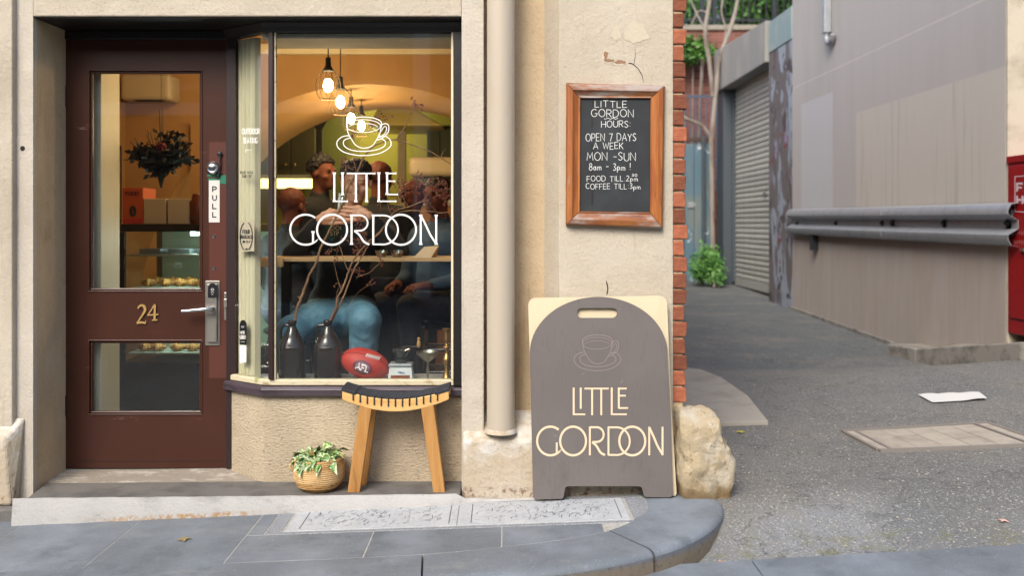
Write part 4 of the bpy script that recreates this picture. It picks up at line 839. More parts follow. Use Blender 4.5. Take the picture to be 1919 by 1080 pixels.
# ================================================================== CORNER ROCK
bm = bmesh.new(); bmesh.ops.create_icosphere(bm, subdivisions=5, radius=1)
from mathutils import noise as mn
c0 = Vector((X(1318, -.02), .0, .155)); rr9 = random.Random(12); RP = []
for _ in range(26):
    pn = Vector((rr9.gauss(0, 1), -abs(rr9.gauss(0, 1)), rr9.gauss(0, 1))).normalized(); RP.append((pn, rr9.uniform(.86, 1.0)*(abs(pn.x)*.125+abs(pn.y)*.12+abs(pn.z)*.25)*.99))
for v_ in bm.verts:
    p = v_.co.copy(); m_ = max(abs(p.x), abs(p.y)*.9, abs(p.z)*.95); p = p*(1/m_)**.68
    q = Vector((p.x*.135, p.y*.14, p.z*.27))
    if q.x > 0 and q.z > .0: q.x *= 1-.55*sm(q.z/.215)**1.3*1.
    if q.z > .1: q.z -= (q.x+.13)*.18
    n_ = mn.fractal(q*7+Vector((3, 1, 7)), .8, 2.1, 6)*.030+abs(mn.noise(q*15))*.016-.004; q += p.normalized()*n_*.8
    for pn, pd in RP:
        e_ = q.dot(pn)-pd
        if e_ > 0: q -= pn*e_*.82
    # a broken hollow on the face
    d_ = (q-Vector((-.02, -.14, .05))).length
    if d_ < .07: q.y += .018*(1-d_/.07)
    v_.co = c0+q
me = bpy.data.meshes.new('corner_rock'); bm.to_mesh(me); bm.free(); me.materials.append(m_rock); me.polygons.foreach_set('use_smooth', [True]*len(me.polygons))
o = bpy.data.objects.new('corner_rock', me); COL.objects.link(o); thing('', 'rough pale sandstone guard rock at the brick corner, right of the sandwich board', 'rock', o=o)
# ================================================================== STOOL
stl = thing('stool', 'low oak stool with a curved black cord seat under the shop window', 'stool')
FY, RY = -.075, .085; zt = .012
def sz(t_): return .512-.046*math.sin(math.pi*t_)**.9*1.0          # concave top line
sx0, sx1 = X(641, FY), X(841, FY)
for yy in (FY, RY-.024):
    mb = MB(); k = 24; vs = []
    for i in range(k+1):
        t_ = i/k; x = sx0+(sx1-sx0)*t_; zt_ = sz(t_)-.008; zb_ = zt_-.058-(-.012)*abs(2*t_-1)**2; vs += [(x, yy, zt_), (x, yy+.024, zt_), (x, yy+.024, zb_), (x, yy, zb_)]
    mb.add(vs, [(i*4+j, i*4+(j+1) % 4, (i+1)*4+(j+1) % 4, (i+1)*4+j) for i in range(k) for j in range(4)]+[(0, 1, 2, 3), (k*4+3, k*4+2, k*4+1, k*4)]); mb.build('seat_rail', m_stoolr, stl, bevel=.004)
for (xa_, xb_) in ((sx0+.012, sx0+.05), (sx1-.05, sx1-.012)):
    mb = MB(); mb.box(xa_, xb_, FY+.0245, RY-.0245, .455, .49); mb.build('cross_rail', m_stoolr, stl, bevel=.003)
def leg(xt0, xt1, xb0, xb1, yt, yb):
    mb = MB(); zt2 = .462; d_ = .036
    mb.hexa([(xb0, yb, zt), (xb1, yb, zt), (xb1, yb+d_, zt), (xb0, yb+d_, zt), (xt0, yt, zt2), (xt1, yt, zt2), (xt1, yt+d_, zt2), (xt0, yt+d_, zt2)]); lg = mb.build('leg', m_stool, stl, bevel=.003)
    mb = MB(); mb.box(xb0+.003, xb1-.003, yb+.003, yb+d_-.003, zt-.004, zt-.0002); mb.build('glide', m_rubber, lg)
leg(X(675, FY), X(699, FY), X(651, FY), X(674, FY), FY+.001, FY-.002); leg(X(786, FY), X(811, FY), X(812, FY), X(834, FY), FY+.001, FY-.002)
leg(X(674, FY)+.005, X(701, FY)+.005, X(650, FY)+.012, X(675, FY)+.012, RY-.037, RY-.036); leg(X(784, FY)-.005, X(812, FY)-.005, X(812, FY)-.012, X(835, FY)-.012, RY-.037, RY-.036)
# woven cord seat: lengthwise strands and twelve wraps
for i in range(9):
    y_ = FY+.012+(RY-FY-.024)*i/8; mb = MB(); mb.tube([(sx0+(sx1-sx0)*t_, y_, sz(t_)-.004+(.003 if (i+int(t_*12)) % 2 else -.001)) for t_ in np.linspace(.0, 1, 30)], .0052, 7); mb.build('cord', m_cord, stl, smooth=True)
for i in range(13):
    t_ = .105+.79*i/12; x = sx0+(sx1-sx0)*t_; z_ = sz(t_)-.003; mb = MB(); r_ = .0032
    mb.tube([(x, FY-.003, z_-.034), (x, FY-.005, z_-.006), (x, FY+.004, z_+.003), (x, FY+.03, z_-.002), (x, (FY+RY)/2, z_+.001), (x, RY-.03, z_-.002), (x, RY-.004, z_+.003), (x, RY+.004, z_-.006), (x, RY+.003, z_-.036)], r_, 7); mb.ball((x, FY-.003, z_-.034), .0046, n=8, m=5); mb.build('cord_wrap', m_cord, stl, smooth=True)
for i, (a, b) in enumerate(((0, .13), (.87, 1))):
    mb = MB(); k = 8; vs = []
    for q in range(k+1):
        t_ = a+(b-a)*q/k; x = sx0+(sx1-sx0)*t_-(.003 if i == 0 else -.003)*(1 if (q == 0 and i == 0) or (q == k and i == 1) else 0); vs += [(x, FY-.0045, sz(t_)-.012), (x, FY-.0025, sz(t_)+.006), (x, RY+.002, sz(t_)+.006), (x, RY+.004, sz(t_)-.012)]
    mb.add(vs, [(p*4+j, p*4+(j+1) % 4, (p+1)*4+(j+1) % 4, (p+1)*4+j) for p in range(k) for j in range(4)]+[(0, 1, 2, 3), (k*4+3, k*4+2, k*4+1, k*4)]); mb.build('cord_binding', m_cord, stl, bevel=.004)
# ================================================================== POTTED PLANT
pot = thing('potted_plant', 'variegated trailing plant in a woven rope basket beside the stool', 'plant')
pc = Vector((X(598, -.02), -.02, .013)); prof = []
H = .158
for i in range(90):
    t_ = i/89; r_ = .088+.032*math.sin(min(1, t_*1.9)*math.pi/2)-.004*sm((t_-.6)/.4); ri = .0032*abs(math.sin(t_*math.pi*16)); prof.append((r_*(.80+.2*sm(t_*6))+ri, t_*H))
prof = [(0, 0)]+prof+[(.108, H+.003), (.104, H-.002), (.102, H-.02), (0, H-.02)]
mb = MB(); mb.lathe(pc, prof, 44); bk = mb.build('basket', m_wick, pot, smooth=True, angle=80)
mb = MB(); mb.lathe(pc, [(0, H-.012), (.05, H-.008), (.1, H-.016)], 24); mb.build('soil', m_soil, pot, smooth=True)
for s_ in (-1,):
    mb = MB(); mb.tube(spline([tuple(pc+Vector((s_*.112, 0, .135))), tuple(pc+Vector((s_*.137, 0, .12))), tuple(pc+Vector((s_*.137, 0, .1))), tuple(pc+Vector((s_*.117, 0, .09)))], 5), .007, 8); mb.build('basket_handle', m_wick, pot, smooth=True)
def leafmesh(L_, W_, bend=.35):
    mb = MB(); k = 7; vs = []
    for i in range(k+1):
        t_ = i/k; wv = W_*math.sin(math.pi*t_**.75)*(1-.25*t_)*.5; x = L_*t_; z_ = -bend*L_*t_*t_+.12*L_*t_
        vs += [(x, -wv, z_+wv*.35), (x, 0, z_), (x, wv, z_+wv*.35)]
    mb.add(vs, [(i*3+j, i*3+j+1, (i+1)*3+j+1, (i+1)*3+j) for i in range(k) for j in (0, 1)]); return mb.mesh('leaf', m_poth, smooth=True)
LM = [leafmesh(.055, .034), leafmesh(.07, .045, .5), leafmesh(.085, .052, .6), leafmesh(.045, .03, .1)]
rng = random.Random(9)
def put_leaf(p, yaw, pitch, roll, me, s_=1, par=pot):
    o = bpy.data.objects.new('leaf', me); COL.objects.link(o); o.parent = par; o.location = p; o.rotation_euler = (R(roll), R(pitch), R(yaw)); o.scale = (s_,)*3; return o
for i in range(95):
    a = rng.uniform(0, 360); r_ = .1*math.sqrt(rng.random()); h_ = rng.uniform(.005, .045)*(1-.3*r_/.1)
    if -70 < a-0 < 20 and r_ > .06: continue
    p = pc+Vector((r_*math.cos(R(a))-.01, r_*math.sin(R(a)), H+h_-.012)); put_leaf(p, a+rng.uniform(-40, 40), rng.uniform(-25, 25), rng.uniform(-30, 30), rng.choice(LM), rng.uniform(.65, 1.0))
for (dx_, dz2, yaw, pit, me, s_) in ((-.047, H+.004, 268, 84, LM[2], 1.1), (-.008, H-.004, 275, 92, LM[2], 1.12), (-.105, H-.02, 200, 84, LM[2], .95), (-.112, H-.05, 190, 86, LM[2], .9), (-.07, H+.02, 230, 30, LM[1], .8), (.02, H+.03, 280, 25, LM[1], .8), (.04, H+.02, 300, 35, LM[0], 1), (.07, H+.03, 330, 10, LM[0], .9)):
    y_ = -.112 if abs(dx_) < .06 and dz2 < H+.01 else -.05*(1-abs(dx_)/.2)
    put_leaf(pc+Vector((dx_, y_, dz2)), yaw, pit, rng.uniform(-12, 12), me, s_)
mb = MB()
for i in range(10):
    a = rng.uniform(0, 6.28); mb.tube([pc+Vector((.03*math.cos(a), .03*math.sin(a), H-.015)), pc+Vector((.06*math.cos(a), .06*math.sin(a), H+.025)), pc+Vector((.1*math.cos(a), .1*math.sin(a), H+.012))], .0016, 5)
mb.tube(spline([tuple(pc+Vector((-.05, -.03, H))), tuple(pc+Vector((-.10, -.03, H+.012))), tuple(pc+Vector((-.118, -.02, H-.03))), tuple(pc+Vector((-.125, -.01, H-.07)))], 5), .0018, 5)
mb.build('vine', Mat('vine_green', '6E8A46', .6).m, pot, smooth=True)
# ================================================================== LANE
# --- taupe rendered building with the crash rail
WX = 4.2; YC = 3.17; YE = 8.85
tb = thing('rendered_building', 'grey taupe rendered building with over-painted patches along the right side of the lane', 'building')
mb = MB(); mb.box(WX, 14, YC+.0305, YE, -.3, 8); mb.build('wall', m_taupe, tb, bevel=.004)
mb = MB(); mb.box(WX+.0005, 14, YC, YC+.03, -.3, 8); mb.build('corner_wall', m_corner, tb, bevel=.004)
mb = MB(); mb.box(WX-.2, 14.2, YC-.15, YE+.1, 8.001, 8.2); mb.build('roof', m_fascia, tb)
mb = MB(); mb.prism([(WX-.001, 5.4, -.02), (WX-.03, 5.4, -.02), (WX-.03, YE, .05), (WX-.001, YE, .05)], (0, 0, .06)); mb.build('wall_footing', m_kerbdark, tb, bevel=.01)
# downpipe stub
dp = at(1539, 60, 7.35); xx_ = WX-.05
mb = MB(); mb.box(xx_-.045, xx_+.045, 7.25, 7.36, 3.74, 7.9); mb.build('drainpipe', m_galv, tb, bevel=.008)
mb = MB(); mb.tube(spline([(xx_, 7.30, 3.75), (xx_, 7.30, 3.66), (xx_-.0, 7.22, 3.60), (xx_, 7.12, 3.62), (xx_, 7.08, 3.68)], 5), .035, 10); mb.build('pipe_elbow', m_galv, tb, smooth=True)
for zz_ in (4.4, 5.6): mb = MB(); mb.box(xx_-.055, xx_+.052, 7.24, 7.37, zz_, zz_+.03); mb.build('pipe_bracket', m_greymet, tb)
# --- W-beam crash rail in two lengths
gr = thing('crash_rail', 'galvanised double ridged crash rail bolted along the taupe wall of the lane', 'guard rail')
prof = [(-.035, .36), (-.10, .345), (-.125, .30), (-.125, .265), (-.04, .215), (-.04, .145), (-.125, .095), (-.125, .06), (-.10, .015), (-.035, 0)]
prof = [(a+.01, b) for a, b in prof]
def wbeam(y0, y1, z0, z1, nm):
    mb = MB(); n_ = len(prof); rows = []
    for k in range(9):
        t_ = k/8; y_ = y0+(y1-y0)*t_; z_ = z0+(z1-z0)*t_; rows.append([(WX+a, y_, z_+b) for a, b in prof]+[(WX+a+.005, y_, z_+b) for a, b in prof[::-1]])
    m2 = 2*n_; mb.add([p for r_ in rows for p in r_], [(k*m2+j, k*m2+(j+1) % m2, (k+1)*m2+(j+1) % m2, (k+1)*m2+j) for k in range(8) for j in range(m2)]+[list(range(m2)), [8*m2+j for j in range(m2-1, -1, -1)]])
    return mb.build(nm, m_galv, gr, smooth=True, angle=35)
wbeam(2.96, 5.65, 1.115, 1.13, 'rail_beam')
prof = [(a-.006, b+.0) for a, b in prof]; wbeam(5.45, 8.75, 1.13, 1.155, 'rail_beam')
for y_ in (3.1, 4.2, 5.35, 5.6, 7.0, 8.5):
    mb = MB(); mb.lathe((WX-.034, y_, 1.13+.18), [(.03, 0), (.03, .012), (.016, .014), (.016, .03), (0, .031)], 10, Vector((-1, 0, 0))); mb.build('bolt', m_rail, gr)
    mb = MB(); mb.box(WX-.03, WX-.001, y_-.04, y_+.04, 1.2, 1.42); mb.build('bracket', m_greymet, gr)
mb = MB(); mb.box(WX-.09, WX-.001, 7.75, 7.83, .95, 1.17); mb.build('bracket', m_rail, gr)
# --- red cabinet on the corner
rc = thing('red_cabinet', 'red metal cabinet with white lettering on the corner of the taupe building', 'cabinet')
QX = WX-.006; Y0, Y1 = YC-.62, YC-.012            # the side facing the lane is what the photo shows
mb = MB(); mb.box(QX, QX+.5, Y0, Y1, .40, 1.80); mb.build('body', m_red, rc, bevel=.006)
mb = MB(); mb.box(QX-.012, QX+.512, Y0-.012, Y1+.004, 1.801, 1.86); mb.build('lid', m_red, rc, bevel=.006)
mb = MB(); mb.box(QX-.010, QX-.0005, Y0+.02, Y1-.045, .53, 1.775); mb.build('door', m_red, rc, bevel=.003)
mb = MB(); mb.box(QX-.0015, QX-.0004, Y0+.02, Y1-.045, .512, .5285); mb.build('door_gap', m_red2, rc)
mb = MB(); mb.box(QX+.03, QX+.47, Y0-.010, Y0-.0005, .53, 1.775); mb.build('door', m_red, rc, bevel=.003)
def q3(u, v_):
    d_ = (QX-.011)*S/(u-940); return (QX-.011, d_-D, EYE-(v_-420)*d_/S)
mb = MB(); mb.ribbon([(1902, 331), (1926, 329), (1960, 326), (1960, 399), (1926, 398), (1902, 396.5), (1902, 331)], 1.6, q3); mb.build('sign_border', m_swhite, rc)
for nm, sx_, a_, b_ in (('FIRE', 0, 344, 359), ('HOSE', 0, 367, 382)):
    mb = MB(); text(mb, nm, 1906, 1955, a_, b_, 3.6, q3); mb.build('sign_lettering', m_swhite, rc)
M = Mat('faded_pink', 'B06A68', .6)
for v0 in (433, 450):
    mb = MB(); [mb.ribbon([(1902+q*4.2, v0+(q % 2)), (1902+q*4.2, v0+8-(q % 3))], 1.8, q3) for q in range(13)]; mb.build('small_print', M.m, rc, kind='stuff')
mb = MB(); p_ = q3(1919, 469); mb.box(QX-.03, QX-.0105, p_[1]-.03, p_[1]+.03, p_[2]-.012, p_[2]+.012); mb.build('latch', m_steel, rc, bevel=.002)
# --- garage with roller door
gb = thing('garage_building', 'low garage with concrete fascia and pale roller door at the end of the lane', 'garage')
Ya, Yb = 10.02, 13.0                      # opening in y
gz0 = lambda y: ga(4.2, y)
mb = MB(); mb.box(WX-.0, 9, YE+.003, Ya, -.2, 3.98); mb.build('wall', m_graf, gb, bevel=.01)
mb = MB(); mb.box(WX-.012, 9, YE+.003, Ya-.02, 3.981, 4.46); mb.build('wall_band', m_turq, gb, bevel=.01)
mb = MB(); mb.box(WX, 9, Yb, Yb+.5, -.2, 3.84); mb.build('jamb', m_jamb, gb, bevel=.01)
mb = MB(); vs_ = [(WX-.06, Ya-.0, 3.845), (9, Ya, 3.845), (9, Yb+.5, 3.845), (WX-.06, Yb+.5, 3.845), (WX-.06, Ya, 4.50), (9, Ya, 4.50), (9, Yb+.5, 4.66), (WX-.06, Yb+.5, 4.66)]; mb.hexa(vs_); mb.build('fascia', m_fascia, gb, bevel=.015)
mb = MB(); mb.box(WX+.02, WX+.07, Ya+.003, Ya+.07, .2, 3.84); mb.build('door_track', m_turq, gb); mb = MB(); mb.box(WX+.16, WX+.30, Yb-.05, Yb-.002, .2, 3.84); mb.build('door_track', m_jamb, gb)
rd = thing('roller_door', '', ''); del rd['label']; del rd['category']; rd.parent = gb
zz_ = .30; hs = .092; mb = MB(); sx_ = WX+.24
pr = [(0, 0), (-.02, .012), (-.026, .035), (-.022, .06), (-.006, .082), (0, .092)]
mb.add([(a, 0, b) for a, b in pr]+[(a, Yb-Ya-.06, b) for a, b in pr], [(j, j+1, 7+j, 6+j) for j in range(5)]); me = mb.mesh('slat', m_slat, smooth=True)
while zz_ < 3.80:
    o = bpy.data.objects.new('slat', me); COL.objects.link(o); o.parent = rd; o.location = (sx_, Ya+.005, zz_); zz_ += hs
mb = MB(); mb.box(sx_-.03, sx_+.02, Ya+.005, Yb-.055, .155, .298); mb.build('bottom_bar', m_slat, rd, bevel=.004); mb = MB(); mb.box(sx_-.032, sx_+.02, Ya+.005, Yb-.055, .11, .1545); mb.build('door_seal', m_slot, rd)
mb = MB(); mb.box(sx_-.045, sx_-.0, 10.9, 11.05, 1.78, 1.84); mb.build('door_handle', m_chrome, rd, bevel=.004)
# --- sheet metal gate closing the lane, posts, pipes
gt = thing('metal_gate', 'blue grey sheet metal gate with dark posts closing the end of the lane', 'gate')
YG = 13.9; ex0, ex1 = .9, 4.19
x = ex0; k = 0
while x < ex1-.05:
    w_ = .42; x2 = min(x+w_-.012, ex1); mb = MB(); mb.box(x, x2, YG+(.02 if k % 2 else 0), YG+.05, .12, 2.93-(.0 if k % 2 else .03)); mb.build('gate_panel', m_sheet, gt, bevel=.004); x += w_; k += 1
for xp in (3.55, 3.98): mb = MB(); mb.box(xp, xp+.06, YG-.06, YG-.001, .1, 3.05); mb.build('gate_post', m_jamb, gt, bevel=.004)
mb = MB(); mb.box(ex0, ex1, YG-.03, YG+.07, 2.95, 3.02); mb.build('gate_rail', Mat('rusty_capping', '4A3A34', .8).m, gt)
mb = MB(); mb.box(3.7, 3.82, YG-.03, YG-.002, 1.62, 1.74); mb.build('gate_lock', m_galv, gt, bevel=.004)
# --- brick wall behind with railing on top, terracotta houses beyond
bw = thing('brick_wall', 'terracotta brick garden wall behind the blue grey gate at the lane end', 'wall')
mb = MB(); mb.box(-2, 12, 16.0, 16.4, -.2, 5.6); mb.build('wall', m_farbrick, bw); mb = MB(); mb.box(-2, 12, 15.95, 16.45, 5.601, 5.72); mb.build('coping', m_conc, bw, bevel=.02)
rl = thing('wall_railing', 'bluish upright bar railing in front of the terracotta wall', 'railing')
for i in range(22):
    x = 2.6+i*.11
    if x > 4.9: break
    mb = MB(); mb.tube([(x, 15.2, 2.0), (x, 15.2, 4.05)], .016, 6); mb.build('bar', m_brail, rl, smooth=True)
for z_ in (2.6, 4.0): mb = MB(); mb.box(2.55, 4.95, 15.18, 15.22, z_, z_+.05); mb.build('rail', m_brail, rl)
for x in (2.55, 4.93): mb = MB(); mb.box(x, x+.05, 15.17, 15.23, .2, 4.1); mb.build('post', m_brail, rl)
rb = thing('balcony_railing', 'black steel railing on top of the terracotta wall against the hedge', 'railing')
for i in range(30):
    x = 3.2+i*.13; mb = MB(); mb.tube([(x, 16.2, 5.72), (x, 16.2, 6.9)], .014, 6); mb.build('bar', m_rail, rb, smooth=True)
for z_ in (5.85, 6.85): mb = MB(); mb.box(3.15, 7.1, 16.18, 16.22, z_, z_+.05); mb.build('rail', m_rail, rb)
for x in (4.45, 4.72, 6.05): mb = MB(); mb.box(x, x+.09, 16.15, 16.25, 5.721, 7.6); mb.build('post', m_rail, rb)
# terracotta house beyond
hb = thing('terracotta_house', 'terracotta brick house rising behind the garage roof', 'house')
mb = MB(); mb.box(6.7, 12, 18.0, 24, -.2, 12); mb.build('wall', m_farbrick, hb); mb = MB(); mb.box(6.4, 12.3, 17.7, 24.3, 12.001, 12.3); mb.build('roof', m_fascia, hb)
M = Mat('pink_poster', 'A0406A', .7); M.mix(M.ramp(M.noise(5, 3), .5, .56), 'B07A88'); mb = MB(); mb.box(6.75, 7.35, 17.96, 17.995, 5.3, 5.75); mb.build('mural_patch', M.m, hb)
mb = MB(); mb.box(6.72, 6.98, 17.95, 17.996, 5.8, 6.3); mb.build('window', m_slot, hb)
mb = MB(); mb.box(5.0, 5.25, 13.7, 14.0, 4.3, 4.72); o = mb.build('vent_box', m_turq, gb, bevel=.02)
# --- foliage: small leaf faces in clumps
def foliage(mb, c, r, n, size, rng, flat=1):
    nclump = max(4, n//70)
    cl = []
    for _ in range(nclump):
        while True:
            p = Vector((rng.uniform(-1, 1), rng.uniform(-1, 1), rng.uniform(-1, 1)))
            if p.length < 1: break
        cl.append(Vector((c[0]+p.x*r[0], c[1]+p.y*r[1], c[2]+p.z*r[2])))
    for i in range(n):
        q = cl[i % nclump]; s_ = .28
        p = q+Vector((rng.gauss(0, s_*r[0]), rng.gauss(0, s_*r[1]), rng.gauss(0, s_*r[2])))
        a = Vector((rng.gauss(0, 1), rng.gauss(0, 1), rng.gauss(0, .7))).normalized(); b = a.cross(Vector((rng.gauss(0, 1), rng.gauss(0, 1), rng.gauss(0, 1)))).normalized(); h_ = size*rng.uniform(.6, 1.3)
        mb.add([p, p+a*h_*.5+b*h_*.28, p+a*h_, p+a*h_*.5-b*h_*.28], [(0, 1, 2, 3)])
rng = random.Random(21)
def plant(nm, lab, cat, c, r, n, size, m, stems=6, zb=0, grp=None):
    t = thing(nm, lab, cat, grp); mb = MB(); foliage(mb, c, r, n, size, rng); mb.build('crown', m, t, kind='stuff')
    mb = MB()
    for _ in range(stems):
        a = rng.uniform(0, 6.28); mb.tube([(c[0]+.1*math.cos(a), c[1]+.1*math.sin(a), zb), (c[0]+r[0]*.5*math.cos(a), c[1]+r[1]*.5*math.sin(a), c[2]), (c[0]+r[0]*.7*math.cos(a), c[1]+r[1]*.7*math.sin(a), c[2]+r[2]*.6)], [.02, .012, .005], 5)
    mb.build('trunk', m_bark, t, smooth=True)
c_ = at(1322, 500, 12.7); plant('bush', 'bright green leafy weed bush at the foot of the lane gate', 'bush', (c_.x, 12.7, c_.z+.02), (.24, .25, .28), 2300, .07, m_weed, zb=.15)
c_ = at(1340, 520, 12.4); plant('bush', 'small low green weed in front of the taller bush by the jamb', 'bush', (c_.x, 12.4, c_.z), (.15, .16, .13), 700, .055, m_weed, zb=.15)
plant('hedge', 'dense green hedge behind the black balcony railing', 'hedge', (5.9, 17.0, 6.6), (1.1, .6, 1.0), 5200, .16, m_leaf, zb=5.7)
plant('hedge', 'bright green tree crown between the pale branches above the lane', 'tree', (4.55, 17.6, 6.6), (.42, .5, 1.1), 2400, .14, m_weed, zb=1)
c_ = at(1300, 95, 15.4); plant('hedge', 'low strip of green hedge left of the pale branches', 'hedge', (c_.x, 15.6, c_.z), (.55, .25, .22), 1300, .1, m_leaf, zb=2)
tr = thing('bare_tree', 'pale bare tree forking in front of the lane gate', 'tree')
YT = 12.9
def tp(px, py, y=YT): return tuple(at(px, py, y))
mb = MB(); mb.tube(spline([tuple(at(1336, 545, YT)), tp(1335, 400), tp(1333, 262)], 5), .045, 8); mb.tube(spline([tp(1333, 262), tp(1341, 180), tp(1349, 110), tp(1370, 50), tp(1382, 0), tp(1388, -60)], 5), [.045]*8+[.04]*9+[.034]*9, 8); mb.build('trunk', m_bark, tr, smooth=True)
for pts, r_ in (([(1333, 258), (1316, 236), (1295, 226), (1270, 215)], .035), ([(1336, 180), (1330, 120), (1322, 60), (1327, 20), (1335, -30)], .04), ([(1325, 60), (1308, 30), (1290, -10)], .02), ([(1327, 25), (1310, 20), (1296, 45)], .014), ([(1349, 110), (1360, 60), (1352, 20), (1358, -20)], .016)):
    mb = MB(); mb.tube(spline([tp(*p) for p in pts], 5), r_, 7); mb.build('branch', m_bark, tr, smooth=True)
# --- building across the street behind the camera: seen only as the dark reflection in the panes
ob = thing('opposite_building', 'dark brick building across the street, seen as the dark reflection in the panes', 'building')
M = Mat('dark_opposite_brick', '4A3A34', .9); mb = MB(); mb.box(-22, 20, -22, -14, -1, 7.2); mb.build('wall', M.m, ob)
mb = MB(); mb.box(-1.78, -1.44, -13.99, -13.8, -.5, 7.2); M = Mat('pale_pilaster', 'B8BCBE', .8); mb.build('pilaster', M.m, ob)
mb = MB(); mb.box(-22, 20, -13.99, -13.9, 3.55, 3.8); mb.build('string_course', M.m, ob)
for i in range(12):
    for j in range(2):
        mb = MB(); mb.box(-20+i*3.3, -18.6+i*3.3, -13.998, -13.95, 1+j*3.2, 3.0+j*3.2); fr_ = mb.build('window', m_cab, ob); mb = MB(); mb.box(-20.1+i*3.3, -18.5+i*3.3, -13.998, -13.85, .86+j*3.2, .99+j*3.2); mb.build('sill', m_conc, fr_)
# ================================================================== CAFE INTERIOR
room = cafe
def rp(mb, name, m, **k): return mb.build(name, m, room, **k)
FZ = .03
mb = MB(); mb.box(-3.2, .69, .43, 6.2, -.05, FZ); rp(mb, 'floor', m_floor)
mb = MB(); mb.box(-2.95, -2.85, .46, 2.5, FZ, 2.759); rp(mb, 'interior_wall', m_warm)
mb = MB(); mb.box(-3.05, -2.35, 3.0, 3.1, FZ+.001, 2.899); rp(mb, 'interior_wall', m_warm)
mb = MB(); mb.box(.55, .69, .35, 6.1, FZ, 2.9); rp(mb, 'interior_wall', m_tan)
mb = MB(); mb.box(-3.2, .69, .43, 2.5, 2.76, 2.9); rp(mb, 'ceiling', m_tan)
mb = MB(); mb.box(-3.2, .69, 6.0, 6.1, FZ, 3.2); rp(mb, 'interior_wall', m_olive)
mb = MB(); mb.box(-3.2, .69, 4.0, 6.0, 3.0, 3.1); rp(mb, 'ceiling', m_olive)
mb = MB(); mb.box(-3.2, -3.1, 3.2, 6.0, FZ, 3.0); rp(mb, 'interior_wall', m_olive)
mb = MB(); mb.box(-3.05, .55, 2.44, 2.4995, 2.58, 2.66); rp(mb, 'cornice', m_joinery, bevel=.01)
# vaulted arch between front room and kitchen
ar, azc, axc = 1.74, .62, -1.0; mb = MB(); N_ = 40
fr = []; 
for i in range(N_+1):
    a = math.pi*(.04+.92*i/N_); fr.append((axc-ar*math.cos(a), azc+ar*math.sin(a)))
vs = []
for (x, z_) in fr: xo = max(-3.04, min(.549, x)); vs += [(x, 2.5, z_), (x, 4.0, z_), (x, 4.0, 2.9), (x, 2.5, 2.9)]
mb.add(vs, [(i*4+j, i*4+(j+1) % 4, (i+1)*4+(j+1) % 4, (i+1)*4+j) for i in range(N_) for j in range(4)])
mb.box(-3.04, fr[0][0], 2.5, 4.0, FZ, 2.9); 
if fr[-1][0] < .549: mb.box(fr[-1][0], .549, 2.5, 4, FZ, 2.9)
rp(mb, 'vaulted_arch', m_warm, smooth=True, angle=30)
# lining of the shop window: head board, left joinery, ledge
mb = MB(); mb.box(X(490, .14), X(846, .14), .15, .42, 2.235, 2.259); rp(mb, 'window_lining', m_pale)
mb = MB(); mb.prism([(-1.41, .42, Z0-.03), (-1.374, .312, Z0-.03), (-1.268, .238, Z0-.03), (-1.24, .262, Z0-.03), (-1.35, .45, Z0-.03)], (0, 0, 1.785)); rp(mb, 'window_lining', m_joinery, bevel=.004)
for q in range(4):
    t_ = .12+q*.24; xq, yq = -1.374+.106*t_, .312-.074*t_; mb = MB(); mb.prism([(xq-.004, yq-.004, Z0), (xq+.010, yq-.011, Z0), (xq+.014, yq-.003, Z0), (xq, yq+.003, Z0)], (0, 0, 1.75)); rp(mb, 'lining_moulding', m_joinery, bevel=.002)
mb = MB(); mb.prism([(-1.345, .30, Z0-.035), (-1.16, .152, Z0-.035), (X(848, .15), .152, Z0-.035), (X(848, .15), .40, Z0-.035), (-1.345, .40, Z0-.035)], (0, 0, .035)); rp(mb, 'window_ledge', m_label, bevel=.003)
mb = MB(); mb.box(-1.42, -.2, .40, .42, FZ, Z0-.04); rp(mb, 'window_bay_lining', m_cab)
mb = MB(); mb.box(-.205, .5, .302, .42, FZ, ZH); rp(mb, 'front_wall_lining', m_tan); mb = MB(); mb.box(-3.0, -2.28, .451, .46, FZ, 2.75); rp(mb, 'front_wall_lining', m_warm)
# inner cream jamb left of the door and by the window side
mb = MB(); mb.box(-2.17, -2.115, .38, .62, FZ, 2.2); rp(mb, 'door_lining', m_joinery, bevel=.004)
# bar counter in the window
br_ = thing('window_bar', 'long pale timber bar shelf across the inside of the shop window', 'counter')
mb = MB(); mb.box(-1.30, .3, .47, .80, 1.098, 1.118); mb.build('top', m_bar, br_, bevel=.002)
mb = MB(); mb.box(-1.30, -1.17, .44, .469, 1.07, 1.112); mb.build('bracket', m_bar, br_, bevel=.004)
for x in (-1.25, .2): mb = MB(); mb.box(x, x+.05, .74, .79, FZ, 1.097); mb.build('leg', m_cab, br_)
# two tumblers and a folded menu on the bar
for i, px in enumerate((715, 744)):
    c_ = at(px, 482, .55); c_.z = 1.1185; mb = MB(); mb.lathe(c_, [(.024, 0), (.036, .038), (.034, .038), (.023, .004), (0, .004)], 20); t = thing('glass_cup', ('left' if i == 0 else 'right')+' one of two small pink drinks in glass cups on the bar shelf', 'cup'); mb.build('glass', m_cglass, t, smooth=True)
    mb = MB(); mb.lathe(c_, [(0, .005), (.0225, .005), (.030, .024), (0, .024)], 20); mb.build('drink', m_drink, t, smooth=True)
mb = MB(); a = at(775, 482, .5); b = at(808, 482, .5); c2 = at(822, 461, .62); d2 = at(795, 463, .62); a.z = b.z = 1.119; mb.prism([a, b, c2, d2], (0, .001, .001)); mb.prism([b+Vector((.001, 0, 0)), b+Vector((.02, .14, 0)), c2+Vector((.002, 0, 0))], (0, .001, .001)); o = mb.build('folded_menu', Mat('menu_paper', 'C2AC8C', .7).m); thing('', 'folded cream menu card leaning on the right end of the bar shelf', 'menu', o=o)
